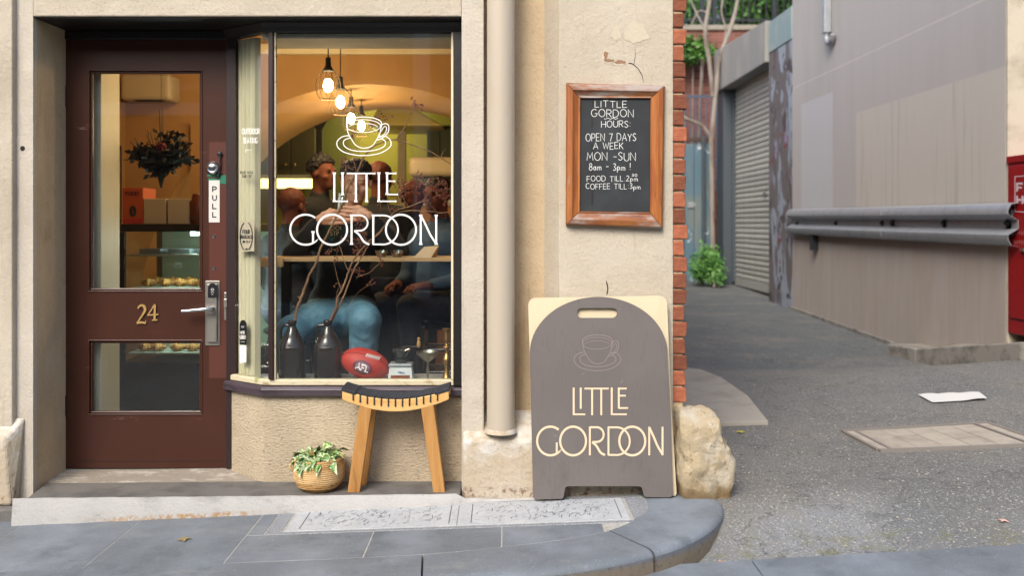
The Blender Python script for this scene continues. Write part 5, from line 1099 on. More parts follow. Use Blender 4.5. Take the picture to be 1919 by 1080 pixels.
# ---- pendants
pen = []
def pendant(x, y, z_):
    t = thing('pendant_lamp', '', 'pendant lamp', 'pendant lamps hanging in a row into the cafe')
    mb = MB(); mb.tube([(x, y, z_+.17), (x, y, 2.76 if y < 2.5 else 2.36)], .004, 6); mb.build('cord', m_slot, t)
    mb = MB(); mb.lathe((x, y, z_+.1), [(.035, -.012), (.03, 0), (.018, .02), (.016, .07), (0, .075)], 14); mb.build('lamp_holder', m_slot, t, smooth=True)
    mb = MB()
    for k in range(12):
        a = math.pi*k/6; mb.tube(spline([(x+r_*math.cos(a), y+r_*math.sin(a), z_+h_) for r_, h_ in ((.03, .095), (.062, .06), (.078, .0), (.066, -.06), (.045, -.085))], 3), .0014, 5)
    for r_, h_ in ((.045, -.085),): mb.tube([(x+r_*math.cos(q*math.pi/10), y+r_*math.sin(q*math.pi/10), z_+h_) for q in range(21)], .0024, 5)
    mb.build('cage', Mat('antique_wire', '3A2A18', .7, .2).m if not pen else pen[0], t, smooth=True)
    mb = MB(); mb.ball((x, y, z_), .03, .03, .042, 14, 10); mb.build('bulb', m_bulb, t, smooth=True)
    L_ = bpy.data.lights.new('pendant_light', 'POINT'); L_.energy = LAMP; L_.color = (1, .66, .32); L_.shadow_soft_size = .05; lo = bpy.data.objects.new('pendant_light', L_); COL.objects.link(lo); lo.location = (x, y, z_-.12); lo.parent = t
    return t
LAMP = 7.5
for i, (px, py, Y) in enumerate(((615, 160, 1.15), (638, 191, 1.75), (658, 222, 2.7), (677, 236, 3.3))):
    p = at(px, py, Y); t = pendant(p.x, p.y, p.z); t['label'] = ('nearest and highest wire cage pendant lamp in the window', 'second wire cage pendant lamp, just right of the nearest', 'third lit pendant lamp, at the rim of the drawn cup', 'farthest lit pendant lamp, seen through the drawn cup')[i]
# kitchen strip light, shelf, cream hood standing in for bright uplight patches, pots
kt = thing('kitchen_shelf', 'back kitchen shelf with a long bright strip light under it', 'shelf')
a = at(470, 338, 4.6); b = at(602, 353, 4.6)
mb = MB(); mb.box(a.x-.6, b.x, 4.5, 4.9, a.z+.012, a.z+.05); mb.build('shelf_board', m_shelf, kt); mb = MB(); mb.box(a.x-.6, b.x, 4.52, 4.6, b.z, a.z+.01); mb.build('strip_light', m_tube, kt)
mb = MB(); mb.box(a.x-.6, b.x+.9, 4.55, 4.95, FZ, .95); o = mb.build('counter', m_cab); thing('', 'dark back counter under the kitchen strip light', 'counter', o=o)
hd2 = thing('uplight_hood', 'cream hood standing in for the bright uplight patches at the back right', 'range hood')
a = at(690, 205, 4.6); b = at(832, 237, 4.6); mb = MB(); mb.hexa([(a.x, 4.5, b.z), (b.x, 4.5, b.z-.0), (b.x, 5.4, b.z), (a.x, 5.4, b.z), (a.x+.1, 4.7, a.z+.05), (b.x-.35, 4.7, a.z+.05), (b.x-.35, 5.3, a.z+.05), (a.x+.1, 5.3, a.z+.05)]); mb.build('hood', Mat('cream_hood', 'E0D090', .5).m, hd2, bevel=.02)
mb = MB(); mb.box(b.x-.5, b.x-.42, 5.0, 5.08, .95, b.z-.002); mb.build('duct', m_pale, hd2)
cm = thing('coffee_machine', 'cream and chrome coffee machine in the back right behind the customers', 'coffee machine')
a = at(765, 335, 3.9); mb = MB(); mb.box(a.x, a.x+.52, 3.9, 4.3, a.z+.02, a.z+.2); mb.build('top', m_app, cm, bevel=.05, seg=4); mb = MB(); mb.box(a.x+.02, a.x+.5, 3.88, 4.3, a.z-.25, a.z-.19); mb.build('drip_tray', m_galv, cm, bevel=.01)
mb = MB(); mb.box(a.x+.04, a.x+.48, 4.05, 4.3, a.z-.189, a.z+.019); mb.build('body', m_cab, cm); mb = MB(); mb.box(a.x-.1, a.x+.6, 3.8, 4.4, FZ, a.z-.26); o = mb.build('counter', m_tan); thing('', 'tan serving counter under the coffee machine', 'counter', o=o)
for (u0, v0, u1, v1, Y_, m_, lab) in ((498, 232, 592, 330, 5.5, 'cupboard_brown', 'brown cupboard added for the dim left side of the kitchen behind the iron column'), (800, 235, 850, 318, 5.0, 'cupboard_green', 'dark green cupboard at the far right of the kitchen')):  # brown cupboard is added to darken the dim left end of the kitchen
    t = thing('added_cupboard', lab, 'cupboard'); a = at(u0, v0, Y_); b = at(u1, v1, Y_); m2_ = Mat(m_, '3E3420' if 'brown' in m_ else '34401E', .6).m
    mb = MB(); mb.box(a.x, b.x, Y_, Y_+.35, b.z, a.z); mb.build('carcass', m2_, t, bevel=.005)
    for q in range(2): w2 = (b.x-a.x)/2; mb = MB(); mb.box(a.x+w2*q+.006, a.x+w2*(q+1)-.006, Y_-.02, Y_-.001, b.z+.01, a.z-.01); dd_ = mb.build('door', m2_, t, bevel=.004); mb = MB(); mb.ball((a.x+w2*(1 if q else .0)+(.05 if q else w2-.05), Y_-.035, b.z+.12), .015); mb.build('knob', m_brass, dd_)
# ceiling fan post / dark column in the kitchen
mb = MB(); a = at(598, 200, 4.3); mb.tube([(a.x, 4.3, FZ), (a.x, 4.3, 2.2)], .03, 10); mb.lathe((a.x, 4.3, 2.2), [(.03, 0), (.1, .12), (.1, .16)], 12); o = mb.build('iron_column', m_slot, smooth=True); thing('', 'dark slender iron column with a flared head in the kitchen', 'column', o=o)
for (px, py, Y, en, col) in ((690, 235, 5.3, 24, (1, .88, .35)),):
    p = at(px, py, Y); L_ = bpy.data.lights.new('kitchen_light', 'POINT'); L_.energy = en; L_.color = col; L_.shadow_soft_size = .15; lo = bpy.data.objects.new('kitchen_light', L_); COL.objects.link(lo); lo.location = p
# ---- door view: display fridge, boxes, bouquet, picture, air conditioner
df = thing('display_fridge', 'black framed glass pastry display fridge with a cool strip light behind the door', 'display fridge')
fx0, fx1, fy = at(222, 0, 1.5).x, -1.62, 1.5; fz1 = EYE-.0
mb = MB(); mb.box(fx0, fx1, fy, fy+.7, FZ, .40); mb.build('base', m_cab, df, bevel=.005)
mb = MB(); mb.box(fx0, fx1, fy, fy+.7, fz1-.05, fz1); mb.build('top', m_cab, df, bevel=.005)
for (a_, b_) in ((fx0, fx0+.035), (fx1-.035, fx1)): mb = MB(); mb.box(a_, b_, fy, fy+.035, .401, fz1-.051); mb.box(a_, b_, fy+.665, fy+.7, .401, fz1-.051); mb.build('upright', m_cab, df)
mb = MB(); mb.box(fx0, fx1, fy+.68, fy+.70, .401, fz1-.051); mb.build('back_panel', Mat('fridge_back', '7E9078', .6).m, df)
mb = MB(); mb.box(fx0+.036, fx1-.036, fy+.004, fy+.008, .401, fz1-.051); mb.build('pane', m_glass, df)
mb = MB(); mb.box(fx0+.45, fx1-.04, fy+.05, fy+.075, fz1-.075, fz1-.053); mb.build('strip_light', m_led, df)
for z_ in (.455, .88, 1.10): mb = MB(); mb.box(fx0+.04, fx1-.04, fy+.06, fy+.66, z_-.012, z_); mb.build('shelf', m_shelf, df)
for i in range(4):
    mb = MB(); x = fx0+.10+i*.19; mb.box(x, x+.14, fy+.09, fy+.3, 1.101, 1.135); mb.build('tray', m_greymet, df)
rng = random.Random(2); n_ = 0
for (z_, y_) in ((.456, fy+.12), (.881, fy+.2), (.881, fy+.4)):
    for i in range(7):
        x = fx0+.11+i*.108+rng.uniform(-.015, .015); mb = MB(); s_ = .05+rng.uniform(0, .012)
        for q in range(5): mb.ball((x+(q-2)*.017, y_+.012*abs(q-2), z_+.026), .022, .03-.004*abs(q-2), .03-.005*abs(q-2), 8, 6)
        o = mb.build('croissant', m_pastry, smooth=True); thing('', ('first', 'second', 'third', 'fourth', 'fifth', 'sixth', 'seventh')[i]+' golden pastry from the left on the '+('bottom shelf', 'middle shelf, front row,', 'middle shelf, back row,')[(z_ > .6)+(y_ > fy+.3)]+' of the fridge', 'pastry', 'pastries on the display fridge shelves', o=o)
for (a_, b_, h_, m, nm, lab, cat) in ((229, 268, .30, m_obox, 'printed_box', 'orange printed box on top of the display fridge', 'box'), (269, 311, .21, m_wbox, 'carton', 'white carton beside the orange box on the display fridge', 'box'), (314, 358, .21, m_wbox, 'carton', 'white carton right of the other one, at the end of the fridge top', 'box')):
    x0, x1_ = at(a_, 0, 1.62).x, at(b_, 0, 1.62).x; mb = MB(); mb.box(x0, x1_, 1.62, 1.85, fz1+.001, fz1+.001+h_*.8); t = thing(nm, lab, cat); mb.build('box', m, t, bevel=.003)
    if nm == 'printed_box':
        mb = MB(); mb.box(x0+.002, x1_-.002, 1.617, 1.6195, fz1+.004, fz1+.035); mb.build('print_band', m_ball, t)
        mb = MB(); f4 = lambda u, v_: at(u, v_, 1.617); text(mb, 'FOOD', 236, 259, 360, 366, 1.5, f4); mb.build('print', m_slot, t); mb = MB(); mb.ribbon(arc(249, 396, 4, 8, 0, 360, 10), 5, f4); mb.build('print', m_dfol, t)
ap_ = thing('amber_jar', 'dark amber jar on the right end of the fridge top', 'jar'); a = at(366, 400, 1.62); mb = MB(); mb.lathe((a.x, 1.66, fz1), [(.05, .001), (.055, .02), (.055, .15), (.035, .18), (.03, .2)], 16); mb.build('jar', Mat('amber', '5A2A0C', .2).m, ap_, smooth=True)
bq = thing('dried_bouquet', 'dark pointed bouquet with one red flower hanging behind the door glass', 'bouquet'); a = at(302, 290, 1.1)
mb = MB(); foliage(mb, (a.x, 1.1, a.z+.02), (.13, .1, .085), 900, .055, random.Random(4)); foliage(mb, (a.x, 1.1, a.z-.09), (.05, .05, .06), 300, .045, random.Random(5)); mb.build('foliage', m_dfol, bq, kind='stuff')
mb = MB()
rng = random.Random(8)
for i in range(26):
    an = rng.uniform(-2.4, 2.4); L_ = rng.uniform(.14, .24) if abs(an) > .2 else .34; mb.tube(spline([(a.x, 1.1, a.z-.17), (a.x+.35*L_*math.sin(an*.5), 1.1+rng.uniform(-.05, .05), a.z-.04), (a.x+L_*math.sin(an*.62), 1.1+rng.uniform(-.06, .06), a.z-.06+L_*math.cos(an*.62))], 4), .002, 5)
mb.tube([(a.x, 1.1, a.z-.05), (a.x-.012, 1.1, a.z+.28)], .003, 5)
mb.build('stems', m_dfol, bq)
mb = MB(); mb.ball((a.x+.02, 1.05, a.z+.04), .03, .03, .028, 10, 8); [mb.ball((a.x+.02+.02*math.cos(q), 1.04+.012*math.sin(q), a.z+.04+.018*math.sin(q)), .016, .012, .016, 8, 6) for q in range(6)]; mb.build('flower', m_flower, bq, smooth=True)
mb = MB(); mb.lathe((a.x, 1.1, a.z-.20), [(.006, 0), (.018, .05), (.035, .10)], 12); mb.build('wrap', m_dfol, bq, smooth=True); mb = MB(); mb.tube([(a.x, 1.1, a.z-.04), (a.x, 1.1, 2.76)], .0015, 5); mb.build('hanging_wire', m_slot, bq)
pf = thing('wall_picture', 'narrow black framed picture on the warm left wall behind the door', 'picture')
yy0, yy1 = 2.83*S/(940-198)-D, 2.83*S/(940-226)-D
mb = MB(); mb.box(-2.849, -2.82, yy0, yy1, 1.3, 1.88); mb.build('frame', m_cab, pf, bevel=.004); mb = MB(); mb.box(-2.8195, -2.8175, yy0+.03, yy1-.03, 1.34, 1.84); mb.build('print', Mat('dim_print', '5A4632', .4).m, pf)
ac = thing('air_conditioner', 'white wall air conditioner above the door view', 'air conditioner')
a = at(224, 137, 2.26); b = at(318, 187, 2.26); mb = MB(); mb.box(a.x, b.x, 2.26, 2.498, b.z, a.z); mb.build('body', m_app, ac, bevel=.03, seg=3); mb = MB(); mb.box(a.x+.1, b.x-.06, 2.265, 2.34, b.z-.004, b.z-.0005); mb.build('louvre', m_slot, ac)
mb = MB(); a = at(357, 230, 2.45); b = at(375, 390, 2.45); mb.box(a.x, b.x+.03, 2.45, 2.49, b.z, a.z); o = mb.build('lit_doorway', m_warm); thing('', 'bright ochre door edge at the back seen past the bouquet', 'door', o=o)
mb = MB(); mb.box(-2.848, -2.80, 1.95, 2.33, .5, 1.28); o = mb.build('cooler_side', m_shelf, bevel=.02); thing('', 'pale metal cooler panel at the foot of the left wall', 'cooler', o=o)
for (lx, lz, le) in ((.45, -.10, 2.2), (.75, -.10, 2.2), (.35, -.27, 1.2), (.7, -.27, 1.2), (.4, -.52, 3.5), (.8, -.52, 3.)):
    L_ = bpy.data.lights.new('display_light', 'POINT'); L_.energy = le; L_.color = (.8, 1, .95); L_.shadow_soft_size = .03; lo = bpy.data.objects.new('display_light', L_); COL.objects.link(lo); lo.location = (fx0+lx, fy+.10, fz1+lz); lo.parent = df
L_ = bpy.data.lights.new('door_view_fill', 'POINT'); L_.energy = 9; L_.color = (1, .66, .34); L_.shadow_soft_size = .08; lo = bpy.data.objects.new('door_view_fill', L_); COL.objects.link(lo); lo.location = (-1.75, 1.5, 2.5)  # unseen lamp put in to warm and brighten the view through the door
cl = thing('unseen_lamp', 'unseen round ceiling lamp over the display fridge, put in to light the door view', 'lamp'); mb = MB(); mb.lathe((-1.75, 1.5, 2.70), [(0, -.02), (.09, -.015), (.1, 0), (.1, .058)], 20); mb.build('shade', m_bulb if False else m_app, cl, smooth=True); lo.parent = cl
# ================================================================== ON THE WINDOW LEDGE
LZ = Z0+.0005
def jug(px, lab):
    t = thing('glass_jug', lab, 'jug'); c = Vector((X(px, .215), .215, LZ)); s_ = 4.715/S
    r_ = 25.5*s_; pr_ = [(0, 0), (r_*.94, .0), (r_, .008), (r_, .15), (r_*.97, .172), (r_*.82, .205), (r_*.55, .235), (.024, .262), (.0195, .275), (.019, .285), (.0225, .287), (.0225, .30), (.018, .302), (.0175, .29), (0, .288)]
    mb = MB(); mb.lathe(c, spline(pr_, 3)[:-1]+[(0, .288)], 36); mb.build('body', m_jug, t, smooth=True, angle=60)
    mb = MB(); mb.tube(spline([tuple(c+Vector((-.019, 0, .278))), tuple(c+Vector((-.048, 0, .275))), tuple(c+Vector((-.058, 0, .25))), tuple(c+Vector((-.057, 0, .2))), tuple(c+Vector((-.052, 0, .185)))], 5), .0075, 10); mb.build('handle', m_jug, t, smooth=True); return c
c1 = jug(547.5, 'left dark brown glass jug holding one bare branch on the window ledge'); c2_ = jug(614.5, 'right dark brown glass jug beside the red football on the window ledge')
rng = random.Random(17)
def q_(px, py, y): return tuple(at(px, py, y))
def branch(t, pts, r0, r1, y0, y1, berries=True, dens_=1.):
    n_ = len(pts); P3 = spline([q_(px, py, y0+(y1-y0)*i/(n_-1)) for i, (px, py) in enumerate(pts)], 6); k = len(P3)
    P3 = [tuple(np.array(p)+np.array([rng.gauss(0, .0012) for _ in range(3)])) if 0 < i < k-1 else p for i, p in enumerate(P3)]
    mb = MB(); mb.tube(P3, [r0+(r1-r0)*i/(k-1)+rng.uniform(0, .12)*r0 for i in range(k)], 7); mb.build('branch', m_twig, t, smooth=True)
def sprig(mbt, mbb, px, py, y, n=9, s_=14):
    for _ in range(n):
        a = rng.uniform(0, 6.28); L_ = rng.uniform(.3, 1)*s_; e = (px+L_*math.cos(a), py+L_*math.sin(a)*1.0)
        mbt.tube([q_(px, py, y), q_((px+e[0])/2+rng.uniform(-2, 2), (py+e[1])/2+rng.uniform(-2, 2), y+rng.uniform(-.01, .01)), q_(e[0], e[1], y+rng.uniform(-.02, .02))], .0009, 4)
        for _ in range(2): mbb.ball(q_(e[0]+rng.uniform(-2.5, 2.5), e[1]+rng.uniform(-2.5, 2.5), y+rng.uniform(-.02, .02)), rng.uniform(.0028, .0045), n=6, m=4)
t1_ = thing('bare_branch', 'thick bare branch with red buds rising from the left jug', 'branch')
branch(t1_, [(547, 640), (552, 605), (556, 580), (566, 555), (578, 520), (594, 490), (601, 465), (621, 425), (640, 385), (655, 345), (668, 325), (679, 300), (695, 278), (712, 268), (735, 262), (762, 268), (785, 276), (812, 287), (845, 308)], .0075, .0022, .215, .30)
for pts, r_ in (([(668, 325), (664, 305), (652, 285), (645, 265)], .0018), ([(680, 303), (672, 285), (668, 275)], .0016), ([(742, 262), (757, 240), (768, 214), (776, 190)], .0018), ([(768, 215), (772, 208), (782, 196)], .0012), ([(826, 296), (830, 285), (836, 278)], .001), ([(654, 345), (649, 330), (647, 310), (640, 298)], .0014), ([(595, 488), (590, 482)], .003), ([(563, 560), (558, 556)], .003)): branch(t1_, pts, r_*1.3, r_*.7, .28, .29)
mt, mbb = MB(), MB()
for px, py, n_ in ((776, 190, 8), (784, 200, 6), (708, 214, 6), (727, 220, 5), (695, 240, 6), (645, 300, 9), (655, 315, 6), (664, 250, 6), (640, 330, 4)): sprig(mt, mbb, px, py, .285, n_, 10)
mt.build('twigs', m_twig, t1_, kind='stuff'); mbb.build('berries', m_berry, t1_, smooth=True, kind='stuff')
t2_ = thing('berry_branch', 'forked branch with clusters of dark red berries rising from the right jug', 'branch')
branch(t2_, [(613, 640), (618, 605), (630, 575), (634, 555), (645, 535), (655, 505), (668, 480), (690, 455), (712, 435), (728, 412), (742, 395), (765, 388), (785, 380), (804, 374)], .0062, .002, .215, .30)
branch(t2_, [(616, 620), (624, 600), (640, 565), (652, 535), (664, 505), (680, 478), (694, 455), (716, 430), (735, 408), (750, 398), (775, 395), (800, 396), (825, 399), (846, 398)], .005, .0018, .225, .32)
for pts, r_ in (([(655, 510), (645, 490), (640, 470), (632, 455)], .0018), ([(640, 545), (632, 520), (628, 500), (625, 485)], .0014), ([(668, 520), (690, 512), (705, 500), (715, 490)], .0018), ([(650, 575), (660, 560), (675, 545), (692, 535)], .001), ([(640, 570), (630, 560), (634, 540)], .001), ([(690, 455), (680, 440), (672, 425)], .0014), ([(735, 405), (727, 385), (730, 362), (740, 350)], .0014), ([(745, 395), (750, 375), (760, 362)], .001), ([(800, 375), (812, 390), (818, 398)], .0012), ([(800, 376), (800, 392)], .001), ([(765, 388), (755, 370), (748, 355)], .001)): branch(t2_, pts, r_*1.3, r_*.7, .29, .30)
mt, mbb = MB(), MB()
for px, py, n_ in ((748, 345, 16), (757, 358, 14), (742, 365, 12), (783, 330, 8), (782, 345, 8), (800, 345, 10), (825, 345, 14), (838, 355, 14), (818, 365, 12), (835, 375, 10), (675, 415, 12), (680, 430, 10), (675, 455, 14), (672, 468, 12), (622, 470, 7), (632, 480, 6), (650, 450, 5), (712, 490, 7), (672, 508, 8), (692, 535, 5), (713, 380, 6), (735, 390, 5), (634, 530, 3)): sprig(mt, mbb, px, py, .30, n_, 13)
mt.build('twigs', m_twig, t2_, kind='stuff'); mbb.build('berries', m_berry, t2_, smooth=True, kind='stuff')
# football
fb = thing('football', 'red leather football with white laces and AFL badge on the window ledge', 'football')
cs_ = 4.70/S; fc = at(684.5, 685.5, .20); th = R(-17); La, Lb = 46*cs_, 28.5*cs_
fc.z = LZ+math.sqrt((La*math.sin(th))**2+(Lb*math.cos(th))**2)
U_ = Vector((math.cos(th), 0, math.sin(th))); W_ = Vector((-math.sin(th), 0, math.cos(th))); V_ = Vector((0, -1, 0))
def fpt(u, w_, e=0):                      # u along the axis (-1..1), w up (-1..1), on the side facing the street
    rr_ = max(0, 1-abs(u)**2.15)**.5; v_ = math.sqrt(max(0, rr_*rr_-w_*w_)); return fc+U_*(u*La)+W_*(w_*(Lb+e))+V_*(v_*(Lb+e))
mb = MB(); vs = []; NU, NV = 30, 32
for i in range(NU+1):
    u = -math.cos(math.pi*i/NU); rr_ = max(0, 1-abs(u)**2.15)**.5
    for j in range(NV):
        a = 2*math.pi*j/NV; gv = 1-.016*(1 if j % 8 == 4 else 0); vs.append(fc+U_*(u*La)+(W_*math.sin(a)+V_*math.cos(a))*(rr_*Lb*gv))
mb.add(vs, [(i*NV+j, i*NV+(j+1) % NV, (i+1)*NV+(j+1) % NV, (i+1)*NV+j) for i in range(NU) for j in range(NV)]); mb.build('ball', m_ball, fb, smooth=True, angle=80)
for q in range(7):
    u = -.0+q*.085; mb = MB(); mb.tube([fpt(u-.02, .60+.0, .001), fpt(u, .72, .0022), fpt(u+.02, .80, .001)], .0022, 6); mb.build('lace', m_vinyl, fb, smooth=True)
mb = MB(); mb.tube([fpt(u, .695-.0, .0022) for u in np.linspace(-.03, .53, 10)], .0014, 6); mb.build('lace', m_vinyl, fb, smooth=True)
mb = MB(); mb.tube([fpt(u, .70*max(0, 1-abs(u)**2.15)**.5, .0003) for u in np.linspace(-.96, .98, 40)], .0012, 5); mb.build('seam', m_red2, fb, smooth=True)
f5 = lambda u, v_: fpt((u-684.5)/46+.02, -(v_-685.5)/28.5, .0012); f6 = lambda u, v_: fpt((u-684.5)/46+.02, -(v_-685.5)/28.5, .0018)
mb = MB()
for rr_ in np.linspace(1.5, 15, 8): mb.ribbon(arc(683, 688, rr_, rr_*.66, 0, 360, 26), 2.1, f5)
mb.build('badge', Mat('badge_grey', '8C6670', .5).m, fb); mb = MB()
mb.ribbon(arc(683, 688, 17.5, 11.5, 0, 360, 36), .9, f6); mb.ribbon(arc(683, 688, 15.2, 9.6, 0, 360, 36), 1.1, f6); mb.build('badge_ring', Mat('badge_navy', '3A2A44', .5).m, fb)
mb = MB(); text(mb, 'AFL', 671, 696, 683, 694, 2.4, lambda u, v_: fpt((u-684.5)/46+.02, -(v_-685.5)/28.5, .0026), gap=.16); mb.build('badge_lettering', m_vinyl, fb)
# coffee grinder
cg = thing('coffee_grinder', 'white hand coffee grinder with dark hopper and crank on the window ledge', 'coffee grinder'); gx = X(752, .2); s_ = 4.7/S; y0_ = .2
def trap(x0, x1, z0, x2, x3, z1, d0, d1, nm, m, **k):
    mb = MB(); mb.hexa([(gx+x0*s_, y0_-d0, z0), (gx+x1*s_, y0_-d0, z0), (gx+x1*s_, y0_+d0, z0), (gx+x0*s_, y0_+d0, z0), (gx+x2*s_, y0_-d1, z1), (gx+x3*s_, y0_-d1, z1), (gx+x3*s_, y0_+d1, z1), (gx+x2*s_, y0_+d1, z1)]); return mb.build(nm, m, cg, **k)
trap(-23.5, 23.5, LZ, -20.5, 20.5, LZ+26*s_, .045, .04, 'body', m_enamel, bevel=.002); trap(-22.5, 22.5, LZ+26.2*s_, -21.5, 21.5, LZ+33*s_, .046, .045, 'collar', m_galv, bevel=.006, seg=3)
trap(-18, 18, LZ+1.5*s_, -17.5, 17.5, LZ+11.5*s_, .0478, .0462, 'drawer', m_drawer, bevel=.001)
mb = MB(); mb.ball((gx, y0_-.049, LZ+6*s_), .003); mb.build('knob', m_brass, cg, smooth=True)
mb = MB(); c = Vector((gx, y0_, LZ+33.2*s_)); mb.lathe(c, [(.03, 0), (.034, .006), (.022, .016), (.020, .018), (.032, .035), (.045, .058), (.05, .062), (.05, .066), (.044, .064), (0, .05)], 28); mb.build('hopper', m_smoky, cg, smooth=True, angle=50)
mb = MB(); h_ = c.z+.07; mb.tube([(gx, y0_, c.z+.05), (gx, y0_, h_), (gx+.004, y0_, h_+.006), (gx+.03, y0_-.005, h_+.012), (gx+.09, y0_-.01, h_+.012)], .003, 8); mb.build('crank', m_chrome, cg, smooth=True)
mb = MB(); mb.lathe((gx+.09, y0_-.01, h_+.006), [(.005, 0), (.011, .01), (.009, .03), (.006, .038), (.009, .046), (.005, .052), (0, .053)], 14); mb.build('crank_handle', m_stool, cg, smooth=True)
mb = MB(); text(mb, 'MILL', 746, 758, 697, 700, .9, lambda u, v_: at(u, v_, y0_-.0452)); mb.build('maker_name', Mat('blue_ink', '3A5A9A').m, cg) if False else mb.build('small_print', Mat('blue_ink', '3A5A9A').m, cg)
gb2 = thing('goblet', 'shallow tarnished silver goblet between the grinder and the candlestick', 'goblet'); c = Vector((X(801.5, .2), .2, LZ))
mb = MB(); mb.lathe(c, spline([(.028, 0), (.026, .003), (.008, .008), (.005, .02), (.0075, .05), (.005, .07), (.0045, .088), (.012, .096), (.035, .112), (.055, .132), (.058, .144), (.0565, .144), (.05, .13), (.02, .11), (0, .105)], 3), 30); mb.build('bowl', m_silver, gb2, smooth=True)
cs2 = thing('candlestick', 'turned brass candlestick at the right end of the window ledge', 'candlestick'); c = Vector((X(837, .2), .2, LZ))
mb = MB(); mb.lathe(c, spline([(.031, 0), (.031, .008), (.022, .014), (.016, .03), (.011, .05), (.010, .07), (.018, .09), (.022, .105), (.014, .125), (.009, .14), (.012, .155), (.02, .165), (.020, .172), (.009, .18), (.008, .195), (.013, .205), (.012, .225), (.012, .25), (.022, .258), (.022, .263), (.01, .262), (0, .255)], 3), 26); mb.build('stem', m_brass, cs2, smooth=True)
# ================================================================== PEOPLE (smooth bodies from rounded cones, one surface each)
def surface(F, o, h):                    # surface nets of a scalar field
    nx, ny, nz = F.shape; ins = F < 0
    cnt = np.zeros((nx-1, ny-1, nz-1, 3)); num = np.zeros((nx-1, ny-1, nz-1))
    c8 = [(i, j, k) for i in (0, 1) for j in (0, 1) for k in (0, 1)]
    sl = lambda c: tuple(slice(q, (n_-1)+q) for q, n_ in zip(c, F.shape))
    for a in c8:
        for ax in range(3):
            if a[ax]: continue
            b = list(a); b[ax] = 1; Fa, Fb = F[sl(a)], F[sl(b)]; cr = (Fa < 0) != (Fb < 0); t = np.where(cr, Fa/(Fa-Fb+1e-12), 0)
            for d in range(3): cnt[..., d] += np.where(cr, a[d]+(t if d == ax else 0), 0)
            num += cr
    act = num > 0; idx = -np.ones(act.shape, int); idx[act] = np.arange(act.sum())
    I = np.argwhere(act); V = (I+cnt[act]/num[act][:, None])*h+o; faces = []
    for ax in range(3):
        b = [slice(1, -1)]*3; s0 = [slice(1, n_-1) for n_ in F.shape]; s1 = list(s0); s0[ax] = slice(0, F.shape[ax]-1); s1[ax] = slice(1, F.shape[ax])
        cr = ins[tuple(s0)] != ins[tuple(s1)]; P = np.argwhere(cr)
        if len(P) == 0: continue
        fl = ins[tuple(s0)][cr]; off = np.ones(3, int); off[ax] = 0; P = P+off; u, v = [(1, 2), (2, 0), (0, 1)][ax]
        q = []
        for du, dv in ((-1, -1), (0, -1), (0, 0), (-1, 0)):
            r_ = P.copy(); r_[:, u] += du; r_[:, v] += dv; q.append(idx[r_[:, 0], r_[:, 1], r_[:, 2]])
        q = np.stack(q, 1); q[~fl] = q[~fl][:, ::-1]; faces.append(q)
    return V, np.concatenate(faces)
class Body:
    def __init__(s, lo, hi, h): s.o = np.array(lo, float); s.h = h; s.n = np.ceil((np.array(hi)-s.o)/h).astype(int)+1; s.F = np.full(s.n, 1., np.float32); s.T = np.zeros(s.n, np.int8)
    def _blend(s, a, b, fn, k, tag, sub=False):
        m = k+.03; i0 = np.maximum(0, ((np.array(a)-m-s.o)/s.h).astype(int)); i1 = np.minimum(s.n, ((np.array(b)+m-s.o)/s.h).astype(int)+2)
        if (i1 <= i0).any(): return
        ax = [s.o[d]+s.h*np.arange(i0[d], i1[d]) for d in range(3)]; G = np.meshgrid(*ax, indexing='ij'); f = fn(np.stack(G, -1)).astype(np.float32)
        w_ = tuple(slice(i0[d], i1[d]) for d in range(3)); F = s.F[w_]
        if sub: s.F[w_] = np.maximum(F, -f); return
        s.T[w_] = np.where(f < F, tag, s.T[w_]); hh = np.clip(.5+.5*(F-f)/k, 0, 1); s.F[w_] = F*(1-hh)+f*hh-k*hh*(1-hh)
    def cone(s, a, b, ra, rb, tag, k=.02, flat=None):
        a = np.array(a, float); b = np.array(b, float); r = max(ra, rb)
        def fn(P):
            ab = b-a; t = np.clip(((P-a)@ab)/(ab@ab+1e-12), 0, 1); return np.linalg.norm(P-a-t[..., None]*ab, axis=-1)-(ra+(rb-ra)*t)
        s._blend(np.minimum(a, b)-r, np.maximum(a, b)+r, fn, k, tag); return s
    def ell(s, c, rr, tag, k=.02, rot=None, sub=False):
        c = np.array(c, float); rr = np.array(rr, float); M_ = np.array(rot.inverted().to_3x3()) if rot else np.eye(3)
        def fn(P):
            q = (P-c)@M_.T/rr; l = np.linalg.norm(q, axis=-1); l2 = np.linalg.norm(q/rr, axis=-1); return l*(l-1)/(l2+1e-6)
        s._blend(c-rr.max(), c+rr.max(), fn, k, tag, sub); return s
    def chain(s, pts, rs, tag, k=.02):
        for i in range(len(pts)-1): s.cone(pts[i], pts[i+1], rs[i], rs[i+1], tag, k)
        return s
SKIN, TOPC, TROU, SHOE = 0, 1, 2, 3
